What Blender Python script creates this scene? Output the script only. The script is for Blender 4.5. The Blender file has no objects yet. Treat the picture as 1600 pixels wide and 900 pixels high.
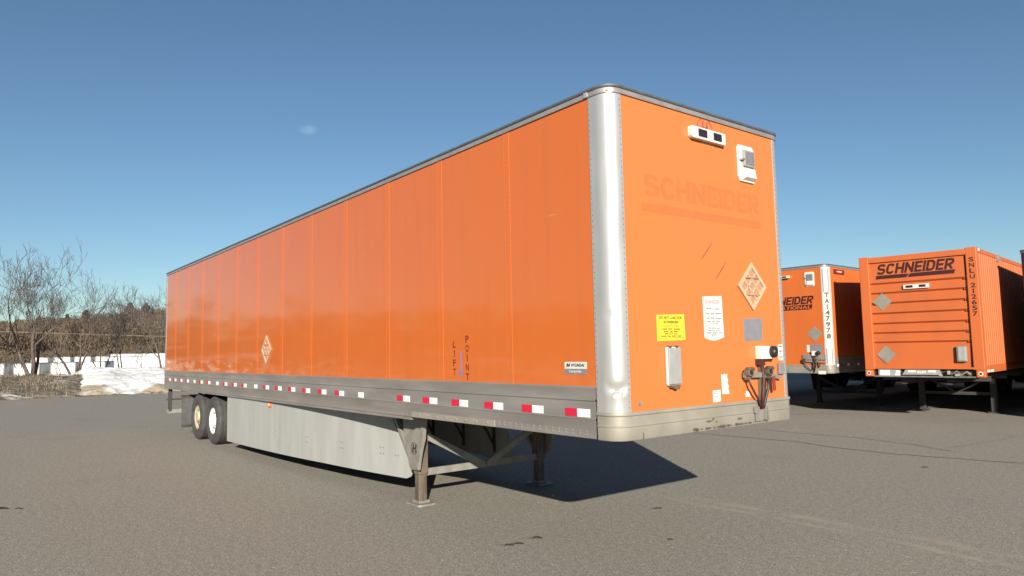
import bpy, bmesh, math, random
from mathutils import Vector, Matrix, noise
R = math.radians
PI = math.pi
random.seed(7)
scene = bpy.context.scene
COL = scene.collection

# ------------------------------------------------------------------ camera
cam = bpy.data.cameras.new('camera')
cam.sensor_width = 36.0
cam.lens = 36.0 * 1099.16 / 1600.0
cam.clip_start = 0.05
cam.clip_end = 6000
camo = bpy.data.objects.new('camera', cam)
COL.objects.link(camo)
_f = Vector((-0.78540899, 0.61266444, 0.08817599))
_r = Vector((0.61368288, 0.7893416, -0.01825295))
_u = Vector((0.08078391, -0.03977606, 0.99593766))
camo.matrix_world = Matrix(((_r.x, _u.x, -_f.x, 4.0052), (_r.y, _u.y, -_f.y, -4.1849), (_r.z, _u.z, -_f.z, 1.8709), (0, 0, 0, 1)))
scene.camera = camo

# ------------------------------------------------------------------ sky, sun, exposure
SUN_AZ = -34.5      # degrees ccw from +x, where the sun stands
SUN_EL = 20.0
world = bpy.data.worlds.new('World')
scene.world = world
world.use_nodes = True
wn = world.node_tree.nodes; wl = world.node_tree.links
bg = wn['Background']
sky = wn.new('ShaderNodeTexSky')
sky.sky_type = 'NISHITA'
sky.sun_disc = False
sky.sun_elevation = R(SUN_EL)
sky.sun_rotation = R(90 - SUN_AZ)
sky.altitude = 150
sky.air_density = 1.0
sky.dust_density = 0.15
sky.ozone_density = 3.9
bg.inputs['Strength'].default_value = 0.052
# a single faint wisp of cloud, fixed in the sky
tc = wn.new('ShaderNodeTexCoord')
mp = wn.new('ShaderNodeVectorMath'); mp.operation = 'SUBTRACT'
mp.inputs[1].default_value = (-0.88714741, 0.35245484, 0.29790108)
wl.new(tc.outputs['Generated'], mp.inputs[0])
ns = wn.new('ShaderNodeTexNoise'); ns.inputs['Scale'].default_value = 110; ns.inputs['Detail'].default_value = 4
wl.new(tc.outputs['Generated'], ns.inputs['Vector'])
ln = wn.new('ShaderNodeVectorMath'); ln.operation = 'LENGTH'
sq = wn.new('ShaderNodeVectorMath'); sq.operation = 'MULTIPLY'; sq.inputs[1].default_value = (.8, .8, 1.5)
wl.new(mp.outputs[0], sq.inputs[0]); wl.new(sq.outputs[0], ln.inputs[0])
mr = wn.new('ShaderNodeMapRange'); mr.interpolation_type = 'SMOOTHSTEP'
mr.inputs['From Min'].default_value = 0.013; mr.inputs['From Max'].default_value = 0.0
mr.inputs['To Min'].default_value = 0.0; mr.inputs['To Max'].default_value = 0.34
wl.new(ln.outputs['Value'], mr.inputs['Value'])
mm = wn.new('ShaderNodeMath'); mm.operation = 'MULTIPLY'
wl.new(mr.outputs[0], mm.inputs[0]); wl.new(ns.outputs['Fac'], mm.inputs[1])
mx = wn.new('ShaderNodeMixRGB'); mx.inputs['Color2'].default_value = (7.5, 8.6, 10.0, 1)
wl.new(mm.outputs[0], mx.inputs['Fac']); wl.new(sky.outputs[0], mx.inputs['Color1'])
tint = wn.new('ShaderNodeMixRGB'); tint.blend_type = 'MULTIPLY'; tint.inputs['Fac'].default_value = 1.0; tint.inputs['Color2'].default_value = (1.0, 1.03, 0.97, 1)
wl.new(mx.outputs[0], tint.inputs['Color1']); wl.new(tint.outputs[0], bg.inputs['Color'])

sun = bpy.data.lights.new('sun', 'SUN')
sun.energy = 4.9
sun.angle = R(0.53)
sun.color = (1.0, 0.93, 0.82)
suno = bpy.data.objects.new('sun', sun)
COL.objects.link(suno)
sd = Vector((-math.cos(R(SUN_AZ)) * math.cos(R(SUN_EL)), -math.sin(R(SUN_AZ)) * math.cos(R(SUN_EL)), -math.sin(R(SUN_EL))))
suno.rotation_euler = sd.to_track_quat('-Z', 'Y').to_euler()
suno.location = (30, -20, 20)

vs = scene.view_settings
vs.view_transform = 'Standard'
vs.look = 'None'
vs.exposure = 1.0
vs.gamma = 1.0
vs.use_curve_mapping = False

# ------------------------------------------------------------------ materials
def mat(name, color, rough=0.6, metal=0.0, noise_amt=0.0, noise_scale=6.0, color2=None, bump=0.0, bump_scale=20.0,
        spec=0.5, coat=0.0, stretch=(1, 1, 1), lo=0.35, hi=0.65, bump_dist=0.01, detail=5.0):
    m = bpy.data.materials.new(name); m.use_nodes = True
    n = m.node_tree.nodes; l = m.node_tree.links
    b = n['Principled BSDF']
    b.inputs['Base Color'].default_value = (*color, 1)
    b.inputs['Roughness'].default_value = rough
    b.inputs['Metallic'].default_value = metal
    b.inputs['Specular IOR Level'].default_value = spec
    b.inputs['Coat Weight'].default_value = coat
    b.inputs['Coat Roughness'].default_value = 0.03
    t = n.new('ShaderNodeTexCoord')
    mpn = n.new('ShaderNodeMapping'); mpn.inputs['Scale'].default_value = stretch
    l.new(t.outputs['Object'], mpn.inputs['Vector'])
    if noise_amt > 0:
        tx = n.new('ShaderNodeTexNoise'); tx.inputs['Scale'].default_value = noise_scale; tx.inputs['Detail'].default_value = detail
        l.new(mpn.outputs[0], tx.inputs['Vector'])
        rmp = n.new('ShaderNodeMapRange'); rmp.inputs['From Min'].default_value = lo; rmp.inputs['From Max'].default_value = hi
        rmp.inputs['To Max'].default_value = noise_amt
        l.new(tx.outputs['Fac'], rmp.inputs['Value'])
        mi = n.new('ShaderNodeMixRGB'); mi.inputs['Color1'].default_value = (*color, 1)
        c2 = color2 if color2 else tuple(c * 0.55 for c in color)
        mi.inputs['Color2'].default_value = (*c2, 1)
        l.new(rmp.outputs[0], mi.inputs['Fac']); l.new(mi.outputs[0], b.inputs['Base Color'])
    if bump > 0:
        tb = n.new('ShaderNodeTexNoise'); tb.inputs['Scale'].default_value = bump_scale; tb.inputs['Detail'].default_value = 4
        l.new(mpn.outputs[0], tb.inputs['Vector'])
        bp = n.new('ShaderNodeBump'); bp.inputs['Strength'].default_value = bump; bp.inputs['Distance'].default_value = bump_dist
        l.new(tb.outputs['Fac'], bp.inputs['Height']); l.new(bp.outputs[0], b.inputs['Normal'])
    return m

M = {}
ORANGE = (0.78, 0.165, 0.018)
M['orange_side'] = mat('gloss_orange_paint', (0.455, 0.108, 0.022), rough=0.055, spec=0.5, noise_amt=0.35, noise_scale=1.1, color2=(0.43, 0.112, 0.03), bump=0.07, bump_scale=1.6, bump_dist=0.02, stretch=(1, 1, 0.5))
def add_film(m):
    n = m.node_tree.nodes; l = m.node_tree.links; b = n['Principled BSDF']
    src = b.inputs['Base Color'].links[0].from_socket
    g = n.new('ShaderNodeNewGeometry'); sx = n.new('ShaderNodeSeparateXYZ'); l.new(g.outputs['Position'], sx.inputs[0])
    def rng(v, a, c, lo, hi):
        x = n.new('ShaderNodeMapRange'); x.inputs['From Min'].default_value = a; x.inputs['From Max'].default_value = c; x.inputs['To Min'].default_value = lo; x.inputs['To Max'].default_value = hi; l.new(v, x.inputs['Value']); return x.outputs[0]
    def mul(a, c):
        x = n.new('ShaderNodeMath'); x.operation = 'MULTIPLY'; l.new(a, x.inputs[0]); l.new(c, x.inputs[1]); return x.outputs[0]
    def nz(scale, stretch):
        mp_ = n.new('ShaderNodeMapping'); mp_.inputs['Scale'].default_value = stretch; l.new(g.outputs['Position'], mp_.inputs['Vector'])
        t = n.new('ShaderNodeTexNoise'); t.inputs['Scale'].default_value = scale; t.inputs['Detail'].default_value = 6; l.new(mp_.outputs[0], t.inputs['Vector']); return t.outputs['Fac']
    film = mul(mul(rng(sx.outputs[2], 1.90, 1.58, 0, 1), rng(sx.outputs[0], -4.5, -10.5, .12, 1)), rng(nz(2.0, (.8, 1, 3.5)), .46, .60, 0, .75))
    x1 = n.new('ShaderNodeMixRGB'); l.new(film, x1.inputs[0]); l.new(src, x1.inputs[1]); x1.inputs[2].default_value = (0.47, 0.235, 0.135, 1)
    streak = rng(nz(3.0, (2.2, 1, .12)), .50, .72, 0, .30)
    x2 = n.new('ShaderNodeMixRGB'); l.new(streak, x2.inputs[0]); l.new(x1.outputs[0], x2.inputs[1]); x2.inputs[2].default_value = (0.36, 0.098, 0.030, 1)
    scuff = mul(rng(nz(9.0, (.25, 1, 2.5)), .66, .72, 0, .5), rng(nz(.7, (1, 1, 1)), .52, .62, 0, 1))
    x3 = n.new('ShaderNodeMixRGB'); l.new(scuff, x3.inputs[0]); l.new(x2.outputs[0], x3.inputs[1]); x3.inputs[2].default_value = (0.50, 0.22, 0.11, 1)
    l.new(x3.outputs[0], b.inputs['Base Color'])
    rr = rng(film, 0, .7, .055, .35); l.new(rr, b.inputs['Roughness'])
add_film(M['orange_side'])
M['orange_front'] = mat('faded_orange_paint', (0.53, 0.136, 0.034), rough=0.42, noise_amt=0.5, noise_scale=1.6, color2=(0.50, 0.140, 0.040), bump=0.04, bump_scale=2.5, stretch=(1, 1, .6))
M['orange_row'] = mat('weathered_orange_paint', (0.47, 0.108, 0.020), rough=0.42, noise_amt=0.6, noise_scale=1.8, color2=(0.40, 0.095, 0.022), stretch=(1, 1, .35))
M['orange_box'] = mat('container_orange_paint', (0.43, 0.098, 0.022), rough=0.5, noise_amt=0.7, noise_scale=2.2, color2=(0.36, 0.088, 0.026), stretch=(1, 1, .4))
M['ghost'] = mat('ghosted_orange', (0.485, 0.113, 0.032), rough=0.45, noise_amt=0.6, noise_scale=5, color2=(0.515, 0.128, 0.034))
M['alum'] = mat('bare_aluminium', (0.50, 0.49, 0.465), rough=0.34, metal=0.55, noise_amt=0.45, noise_scale=4, color2=(0.38, 0.375, 0.36), bump=0.08, bump_scale=7, stretch=(1, 1, .5))
M['rail'] = mat('oxidised_aluminium', (0.255, 0.235, 0.215), rough=0.5, metal=0.3, noise_amt=0.75, noise_scale=3.0, color2=(0.17, 0.158, 0.145), stretch=(.35, 1, 2.0), bump=0.05, bump_scale=30)
M['rail_front'] = mat('chalky_aluminium', (0.275, 0.255, 0.212), rough=0.55, metal=0.2, noise_amt=0.7, noise_scale=3.5, color2=(0.205, 0.19, 0.155), bump=0.1, bump_scale=25)
M['toprail'] = mat('grey_top_rail', (0.30, 0.28, 0.27), rough=0.45, metal=0.4, noise_amt=0.4, noise_scale=8)
M['roofedge'] = mat('dark_roof_edge', (0.055, 0.062, 0.065), rough=0.55, noise_amt=0.5, noise_scale=9, color2=(0.10, 0.11, 0.11))
M['roof'] = mat('roof_sheet', (0.45, 0.45, 0.45), rough=0.4, metal=0.5)
M['skirt'] = mat('pale_skirt_panel', (0.295, 0.297, 0.28), rough=0.5, noise_amt=0.55, noise_scale=2.2, color2=(0.225, 0.222, 0.205), stretch=(2.2, 1, .35))
M['galv'] = mat('galvanised_steel', (0.22, 0.208, 0.182), rough=0.55, metal=0.1, noise_amt=0.65, noise_scale=7, color2=(0.13, 0.12, 0.10))
M['rusty'] = mat('rusty_leg_steel', (0.115, 0.088, 0.060), rough=0.7, noise_amt=0.9, noise_scale=11, color2=(0.055, 0.042, 0.032), stretch=(1, 1, .3), lo=.42, hi=.6)
M['dark'] = mat('dark_chassis_steel', (0.03, 0.028, 0.027), rough=0.7, noise_amt=0.6, noise_scale=6, color2=(0.05, 0.035, 0.028))
M['black'] = mat('black_plastic', (0.015, 0.015, 0.016), rough=0.5)
M['lens'] = mat('dark_lens', (0.02, 0.014, 0.025), rough=0.15)
M['rubber'] = mat('tyre_rubber', (0.035, 0.034, 0.033), rough=0.75, noise_amt=0.6, noise_scale=9, color2=(0.065, 0.06, 0.055))
M['rimwhite'] = mat('white_wheel_paint', (0.78, 0.77, 0.74), rough=0.45, noise_amt=0.35, noise_scale=9, color2=(0.6, 0.57, 0.5))
M['rimcream'] = mat('dirty_cream_wheel_paint', (0.42, 0.37, 0.27), rough=0.6, noise_amt=0.7, noise_scale=8, color2=(0.22, 0.18, 0.12))
M['white'] = mat('white_plastic', (0.58, 0.54, 0.47), rough=0.4, noise_amt=0.3, noise_scale=8, color2=(0.48, 0.44, 0.37))
M['paper'] = mat('white_sticker', (0.54, 0.52, 0.48), rough=0.5, noise_amt=0.2, noise_scale=10, color2=(.43, .40, .34))
M['yellow'] = mat('yellow_sticker', (0.58, 0.47, 0.03), rough=0.5)
M['ink'] = mat('black_ink', (0.03, 0.022, 0.018), rough=0.6)
M['softink'] = mat('worn_grey_ink', (0.11, 0.105, 0.11), rough=0.6)
M['redink'] = mat('worn_red_ink', (0.30, 0.07, 0.08), rough=0.6)
M['redolive'] = mat('faded_red_ink_on_yellow', (0.62, 0.30, 0.03), rough=0.6)
M['maroon'] = mat('maroon_black_lettering', (0.035, 0.006, 0.005), rough=0.5)
M['brown'] = mat('brown_red_lettering', (0.16, 0.012, 0.006), rough=0.5)
M['blue'] = mat('blue_arrow', (0.10, 0.14, 0.42), rough=0.5)
M['purple'] = mat('faded_purple_emblem', (0.27, 0.075, 0.07), rough=0.5)
M['greysticker'] = mat('grey_sticker', (0.17, 0.165, 0.18), rough=0.6, noise_amt=.3, noise_scale=8)
M['greyplacard'] = mat('grey_placard', (0.21, 0.195, 0.165), rough=0.55, noise_amt=.5, noise_scale=7, color2=(.15, .13, .105))
M['greybox'] = mat('grey_document_box', (0.27, 0.27, 0.265), rough=0.45, noise_amt=.3, noise_scale=8)
M['boxedge'] = mat('pale_box_rim', (0.5, 0.47, 0.42), rough=0.45)
M['tan'] = mat('tan_placard_frame', (0.50, 0.31, 0.185), rough=0.5, noise_amt=.6, noise_scale=9, color2=(.36, .285, .20))
M['tanback'] = mat('tan_placard_back', (0.36, 0.185, 0.105), rough=0.6, noise_amt=.5, noise_scale=20, color2=(.26, .15, .095))
M['tape_red'] = mat('red_reflective_tape', (0.46, 0.012, 0.04), rough=0.35)
M['tape_white'] = mat('white_reflective_tape', (0.70, 0.68, 0.65), rough=0.35)
M['amber'] = mat('amber_lens', (0.55, 0.10, 0.01), rough=0.25)
M['redrubber'] = mat('red_rubber_hose', (0.05, 0.013, 0.011), rough=0.6)
M['redtag'] = mat('red_tag', (0.20, 0.025, 0.012), rough=0.6)
M['whitepost'] = mat('white_corner_post', (0.48, 0.46, 0.42), rough=0.4, noise_amt=.4, noise_scale=5, color2=(.33, .315, .275))
M['postgroove'] = mat('grey_post_groove', (0.20, 0.19, 0.18), rough=0.5)
M['navy'] = mat('navy_blue_paint', (0.02, 0.03, 0.12), rough=0.4, noise_amt=.4, noise_scale=3)
M['boxwhite'] = mat('white_trailer_paint', (0.66, 0.66, 0.64), rough=0.5, noise_amt=.35, noise_scale=1.2, color2=(.54, .53, .49))
M['boxgrey'] = mat('grey_trailer_trim', (0.22, 0.22, 0.22), rough=0.6)
M['bark'] = mat('bare_tree_bark', (0.115, 0.080, 0.062), rough=0.9, noise_amt=.8, noise_scale=5, color2=(.055, .040, .034))
M['twig'] = mat('bare_twigs', (0.085, 0.072, 0.066), rough=0.9, noise_amt=.6, noise_scale=1.5, color2=(.055, .048, .045))
M['dryleaf'] = mat('dry_leaf', (0.07, 0.045, 0.03), rough=0.8, noise_amt=.6, noise_scale=40)
M['drystalk'] = mat('dry_grass_stalk', (0.24, 0.19, 0.125), rough=0.9, noise_amt=.9, noise_scale=1.5, color2=(.12, .095, .065))
M['wood'] = mat('bare_woodland', (0.132, 0.094, 0.060), rough=1.0, noise_amt=.9, noise_scale=.11, color2=(.075, .057, .038), detail=6)
M['evergreen'] = mat('dark_evergreen', (0.055, 0.055, 0.022), rough=.9, noise_amt=.7, noise_scale=.8, color2=(.03, .035, .018))
M['guard'] = mat('weathered_guardrail', (0.15, 0.118, 0.086), rough=.6, metal=.2)
M['crack'] = mat('dark_crack_filler', (0.075, 0.070, 0.064), rough=.8, noise_amt=.8, noise_scale=3, color2=(.13, .12, .11))

def asphalt_material():
    m = bpy.data.materials.new('old_asphalt'); m.use_nodes = True
    n = m.node_tree.nodes; l = m.node_tree.links; b = n['Principled BSDF']
    b.inputs['Roughness'].default_value = 0.92; b.inputs['Specular IOR Level'].default_value = 0.25
    t = n.new('ShaderNodeTexCoord'); V = t.outputs['Object']
    def nz(scale, det=4, vec=V, rough=.55):
        x = n.new('ShaderNodeTexNoise'); x.inputs['Scale'].default_value = scale; x.inputs['Detail'].default_value = det; x.inputs['Roughness'].default_value = rough
        l.new(vec, x.inputs['Vector']); return x.outputs['Fac']
    def rng(v, a, c, lo=0.0, hi=1.0):
        x = n.new('ShaderNodeMapRange'); x.inputs['From Min'].default_value = a; x.inputs['From Max'].default_value = c
        x.inputs['To Min'].default_value = lo; x.inputs['To Max'].default_value = hi; l.new(v, x.inputs['Value']); return x.outputs[0]
    def mixc(f, a, c):
        x = n.new('ShaderNodeMixRGB')
        for s, v in ((0, f), (1, a), (2, c)):
            if isinstance(v, tuple): x.inputs[s].default_value = (*v, 1)
            elif isinstance(v, float): x.inputs[s].default_value = v
            else: l.new(v, x.inputs[s])
        return x.outputs[0]
    def math_(op, a, c=None):
        x = n.new('ShaderNodeMath'); x.operation = op
        for s, v in ((0, a), (1, c)):
            if v is None: continue
            if isinstance(v, (int, float)): x.inputs[s].default_value = v
            else: l.new(v, x.inputs[s])
        return x.outputs[0]
    base = mixc(rng(nz(.22, 5), .35, .65), (0.184, 0.182, 0.146), (0.220, 0.215, 0.172))
    base = mixc(rng(nz(1.7, 4), .45, .72, 0, .45), base, (0.178, 0.168, 0.136))
    grain = nz(60, 4, rough=.75)
    mid = nz(15, 6, rough=.85)
    base = mixc(rng(mid, .41, .60, 0, 1.0), mixc(.62, base, (0.085, 0.080, 0.066)), mixc(.50, base, (0.42, 0.385, 0.315)))
    base = mixc(rng(grain, .38, .64, 0, .95), mixc(.6, base, (0.09, 0.082, 0.07)), mixc(.55, base, (0.40, 0.365, 0.305)))
    vo = n.new('ShaderNodeTexVoronoi'); vo.inputs['Scale'].default_value = 22; l.new(V, vo.inputs['Vector'])
    sp = n.new('ShaderNodeSeparateXYZ'); l.new(vo.outputs['Color'], sp.inputs[0])
    speck = math_('MULTIPLY', rng(vo.outputs['Distance'], .26, .10), rng(sp.outputs[0], .90, .95))
    base = mixc(math_('MULTIPLY', speck, .8), base, (0.58, 0.53, 0.44))
    dark = math_('MULTIPLY', rng(vo.outputs['Distance'], .26, .14), rng(sp.outputs[1], .86, .93))
    base = mixc(math_('MULTIPLY', dark, .6), base, (0.06, 0.055, 0.045))
    base = mixc(rng(nz(.55, 6, rough=.65), .56, .74, 0, .35), base, (0.13, 0.122, 0.10))
    base = mixc(rng(nz(.35, 4, rough=.6), .60, .72, 0, .25), base, (0.30, 0.272, 0.22))
    # two pale salt tracks left by tyres
    sx = n.new('ShaderNodeSeparateXYZ'); l.new(V, sx.inputs[0])
    wob = rng(nz(.8, 3), 0, 1, -.25, .25)
    for off, w in ((3.12, .09), (2.85, .06)):
        d = math_('ABSOLUTE', math_('SUBTRACT', math_('ADD', sx.outputs[1], wob), off))
        k = math_('MULTIPLY', rng(d, w * 1.6, 0.0), rng(sx.outputs[0], -2.6, -1.2))
        k = math_('MULTIPLY', k, rng(nz(2.2, 3), .38, .62))
        base = mixc(math_('MULTIPLY', k, .75), base, (0.31, 0.278, 0.21))
    l.new(base, b.inputs['Base Color'])
    bp = n.new('ShaderNodeBump'); bp.inputs['Strength'].default_value = 0.55; bp.inputs['Distance'].default_value = 0.008
    l.new(math_('ADD', grain, math_('MULTIPLY', nz(11, 3), .8)), bp.inputs['Height']); l.new(bp.outputs[0], b.inputs['Normal'])
    return m
M['asphalt'] = asphalt_material()

def patch_material(name, c1, c2, c3, s1, s2, t2=(.5, .6), bump=.5, bscale=3, dist=.1, zmix=None):
    m = bpy.data.materials.new(name); m.use_nodes = True
    n = m.node_tree.nodes; l = m.node_tree.links; b = n['Principled BSDF']
    b.inputs['Roughness'].default_value = .95; b.inputs['Specular IOR Level'].default_value = .2
    t = n.new('ShaderNodeTexCoord')
    a = n.new('ShaderNodeTexNoise'); a.inputs['Scale'].default_value = s1; a.inputs['Detail'].default_value = 7; l.new(t.outputs['Object'], a.inputs['Vector'])
    r1 = n.new('ShaderNodeMapRange'); r1.inputs['From Min'].default_value = .38; r1.inputs['From Max'].default_value = .62; l.new(a.outputs['Fac'], r1.inputs['Value'])
    x1 = n.new('ShaderNodeMixRGB'); x1.inputs[1].default_value = (*c1, 1); x1.inputs[2].default_value = (*c2, 1); l.new(r1.outputs[0], x1.inputs[0])
    c = n.new('ShaderNodeTexNoise'); c.inputs['Scale'].default_value = s2; c.inputs['Detail'].default_value = 6; l.new(t.outputs['Object'], c.inputs['Vector'])
    r2 = n.new('ShaderNodeMapRange'); r2.inputs['From Min'].default_value = t2[0]; r2.inputs['From Max'].default_value = t2[1]
    src = c.outputs['Fac']
    if zmix:
        sz = n.new('ShaderNodeSeparateXYZ'); l.new(t.outputs['Object'], sz.inputs[0])
        q = n.new('ShaderNodeMapRange'); q.inputs['From Min'].default_value = zmix[0]; q.inputs['From Max'].default_value = zmix[1]
        q.inputs['To Min'].default_value = zmix[2]; q.inputs['To Max'].default_value = zmix[3]; l.new(sz.outputs[2], q.inputs['Value'])
        ad = n.new('ShaderNodeMath'); ad.operation = 'ADD'; l.new(src, ad.inputs[0]); l.new(q.outputs[0], ad.inputs[1]); src = ad.outputs[0]
    l.new(src, r2.inputs['Value'])
    x2 = n.new('ShaderNodeMixRGB'); l.new(x1.outputs[0], x2.inputs[1]); x2.inputs[2].default_value = (*c3, 1); l.new(r2.outputs[0], x2.inputs[0])
    l.new(x2.outputs[0], b.inputs['Base Color'])
    tb = n.new('ShaderNodeTexNoise'); tb.inputs['Scale'].default_value = bscale; tb.inputs['Detail'].default_value = 6; l.new(t.outputs['Object'], tb.inputs['Vector'])
    bp = n.new('ShaderNodeBump'); bp.inputs['Strength'].default_value = bump; bp.inputs['Distance'].default_value = dist
    l.new(tb.outputs['Fac'], bp.inputs['Height']); l.new(bp.outputs[0], b.inputs['Normal'])
    return m
M['ground'] = patch_material('leaf_litter_and_snow', (0.13, 0.095, 0.06), (0.085, 0.064, 0.044), (0.62, 0.62, 0.62), .15, .02, (.60, .64))
M['berm'] = patch_material('dirt_and_dry_grass', (0.105, 0.088, 0.068), (0.19, 0.158, 0.112), (0.44, 0.42, 0.38), 1.6, .55, (.58, .68), bump=1.0, bscale=2.5, dist=.25)
M['snow'] = patch_material('ploughed_snow', (0.66, 0.66, 0.65), (0.52, 0.52, 0.505), (0.27, 0.225, 0.16), .9, .8, (.60, .74), bump=.55, bscale=2.6, dist=.22, zmix=(.10, .75, .27, -.12))

# ------------------------------------------------------------------ mesh helpers
class MB:
    def __init__(self):
        self.v = []; self.f = []; self.mi = []; self.cur = 0
    def add(self, vs, fs):
        o = len(self.v); self.v += [tuple(p) for p in vs]
        for f in fs:
            self.f.append(tuple(i + o for i in f)); self.mi.append(self.cur)
        return self
    def box(self, x0, x1, y0, y1, z0, z1):
        return self.add([(x0, y0, z0), (x1, y0, z0), (x1, y1, z0), (x0, y1, z0), (x0, y0, z1), (x1, y0, z1), (x1, y1, z1), (x0, y1, z1)],
                        [(0, 3, 2, 1), (4, 5, 6, 7), (0, 1, 5, 4), (1, 2, 6, 5), (2, 3, 7, 6), (3, 0, 4, 7)])
    def bar(self, p, q, w, h, up=(0, 0, 1)):
        p = Vector(p); q = Vector(q); d = (q - p).normalized(); s = d.cross(Vector(up)).normalized(); u = s.cross(d)
        vs = []
        for c in (p, q):
            for a, b in ((-1, -1), (1, -1), (1, 1), (-1, 1)): vs.append(c + s * (a * w / 2) + u * (b * h / 2))
        return self.add(vs, [(0, 1, 2, 3), (7, 6, 5, 4), (0, 4, 5, 1), (1, 5, 6, 2), (2, 6, 7, 3), (3, 7, 4, 0)])
    def tube(self, pts, rad, n=8, cap=True):
        pts = [Vector(p) for p in pts]
        if not isinstance(rad, (list, tuple)): rad = [rad] * len(pts)
        vs = []; fs = []; prev = None
        for i, p in enumerate(pts):
            d = (pts[min(i + 1, len(pts) - 1)] - pts[max(i - 1, 0)]).normalized()
            if prev is None:
                a = d.cross(Vector((0, 0, 1)))
                if a.length < 1e-3: a = d.cross(Vector((1, 0, 0)))
                a.normalize()
            else:
                a = (prev - d * prev.dot(d)).normalized()
            prev = a; b = d.cross(a)
            for k in range(n):
                t = 2 * PI * k / n; vs.append(p + (a * math.cos(t) + b * math.sin(t)) * rad[i])
        for i in range(len(pts) - 1):
            for k in range(n): fs.append((i * n + k, i * n + (k + 1) % n, (i + 1) * n + (k + 1) % n, (i + 1) * n + k))
        if cap:
            fs.append(tuple(range(n - 1, -1, -1))); fs.append(tuple((len(pts) - 1) * n + k for k in range(n)))
        return self.add(vs, fs)
    def lathe_y(self, prof, c, n=40):
        """profile of (radius, y) turned about an axis along y through c"""
        vs = []; fs = []; m = len(prof)
        for k in range(n):
            t = 2 * PI * k / n
            for r, y in prof: vs.append((c[0] + r * math.cos(t), c[1] + y, c[2] + r * math.sin(t)))
        for k in range(n):
            for i in range(m - 1): fs.append((k * m + i, k * m + i + 1, ((k + 1) % n) * m + i + 1, ((k + 1) % n) * m + i))
        return self.add(vs, fs)
    def poly(self, pts, O, Rv, Uv, N, t0=0.0, t1=0.003):
        """flat outline pts (2-d) extruded between t0 and t1 along N"""
        O = Vector(O); Rv = Vector(Rv); Uv = Vector(Uv); N = Vector(N); k = len(pts)
        vs = [O + Rv * a + Uv * b + N * t0 for a, b in pts] + [O + Rv * a + Uv * b + N * t1 for a, b in pts]
        fs = [tuple(range(k - 1, -1, -1)), tuple(range(k, 2 * k))] + [(i, (i + 1) % k, k + (i + 1) % k, k + i) for i in range(k)]
        return self.add(vs, fs)
    def sheet(self, rows):
        """grid of points rows x cols"""
        h = len(rows); w = len(rows[0]); vs = [p for r in rows for p in r]
        return self.add(vs, [(i * w + j, i * w + j + 1, (i + 1) * w + j + 1, (i + 1) * w + j) for i in range(h - 1) for j in range(w - 1)])
    def mesh(self, name, mats, smooth=False, angle=None):
        me = bpy.data.meshes.new(name)
        me.from_pydata(self.v, [], self.f)
        for m in (mats if isinstance(mats, (list, tuple)) else [mats]): me.materials.append(m)
        if len(me.materials) > 1: me.polygons.foreach_set('material_index', self.mi)
        bm = bmesh.new(); bm.from_mesh(me); bmesh.ops.recalc_face_normals(bm, faces=bm.faces); bm.to_mesh(me); bm.free()
        if smooth:
            me.polygons.foreach_set('use_smooth', [True] * len(me.polygons))
            if angle is not None: me.set_sharp_from_angle(angle=R(angle))
        me.update()
        return me
    def build(self, name, mats, parent=None, smooth=False, angle=None, bevel=0.0):
        return link(name, self.mesh(name, mats, smooth, angle), parent, bevel)

def link(name, me, parent=None, bevel=0.0):
    o = bpy.data.objects.new(name, me); COL.objects.link(o)
    if parent is not None: o.parent = parent
    if bevel > 0:
        b = o.modifiers.new('bevel', 'BEVEL'); b.width = bevel; b.segments = 2; b.limit_method = 'ANGLE'
    return o

def empty(name, loc, rotz=0.0, roty=0.0):
    o = bpy.data.objects.new(name, None); COL.objects.link(o)
    o.location = loc; o.rotation_euler = (0, roty, rotz); o.empty_display_size = .3
    return o

def tag(o, label=None, cat=None, group=None, kind=None):
    if label: o['label'] = label
    if cat: o['category'] = cat
    if group: o['group'] = group
    if kind: o['kind'] = kind
    return o

_tc = {}
def glyphs(body, offset=0.0, shear=0.0):
    """2-d outline faces of a word in the built-in font, scaled into the unit square"""
    key = (body, offset, shear)
    if key in _tc: return _tc[key]
    cu = bpy.data.curves.new('word', 'FONT'); cu.body = body; cu.offset = offset; cu.shear = shear; cu.resolution_u = 3; cu.fill_mode = 'FRONT'
    ob = bpy.data.objects.new('word', cu); COL.objects.link(ob)
    dg = bpy.context.evaluated_depsgraph_get()
    me = bpy.data.meshes.new_from_object(ob.evaluated_get(dg))
    vs = [v.co.copy() for v in me.vertices]; fs = [tuple(p.vertices) for p in me.polygons]
    bpy.data.objects.remove(ob); bpy.data.curves.remove(cu); bpy.data.meshes.remove(me)
    x0 = min(v.x for v in vs); x1 = max(v.x for v in vs); y0 = min(v.y for v in vs); y1 = max(v.y for v in vs)
    r = ([((v.x - x0) / (x1 - x0), (v.y - y0) / max(1e-6, y1 - y0)) for v in vs], fs)
    _tc[key] = r
    return r

def word(mb, body, O, Rv, Uv, N, w, h, offset=0.0, shear=0.0, eps=0.0012):
    vs, fs = glyphs(body, offset, shear)
    O = Vector(O) + Vector(N) * eps; Rv = Vector(Rv); Uv = Vector(Uv)
    mb.add([O + Rv * (a * w) + Uv * (b * h) for a, b in vs], fs)

def stacked(mb, body, O, Rv, Uv, N, w, pitch, h, offset=0.0, eps=0.0012):
    """letters standing upright one above the other; O is the middle of the top edge"""
    y = 0.0
    for ch in body:
        if ch == ' ': y -= pitch * .55; continue
        ww = w * (.28 if ch in 'I1' else 1.0)
        word(mb, ch, Vector(O) + Vector(Rv) * (-ww / 2) + Vector(Uv) * (y - h), Rv, Uv, N, ww, h, offset, 0, eps)
        y -= pitch

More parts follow.
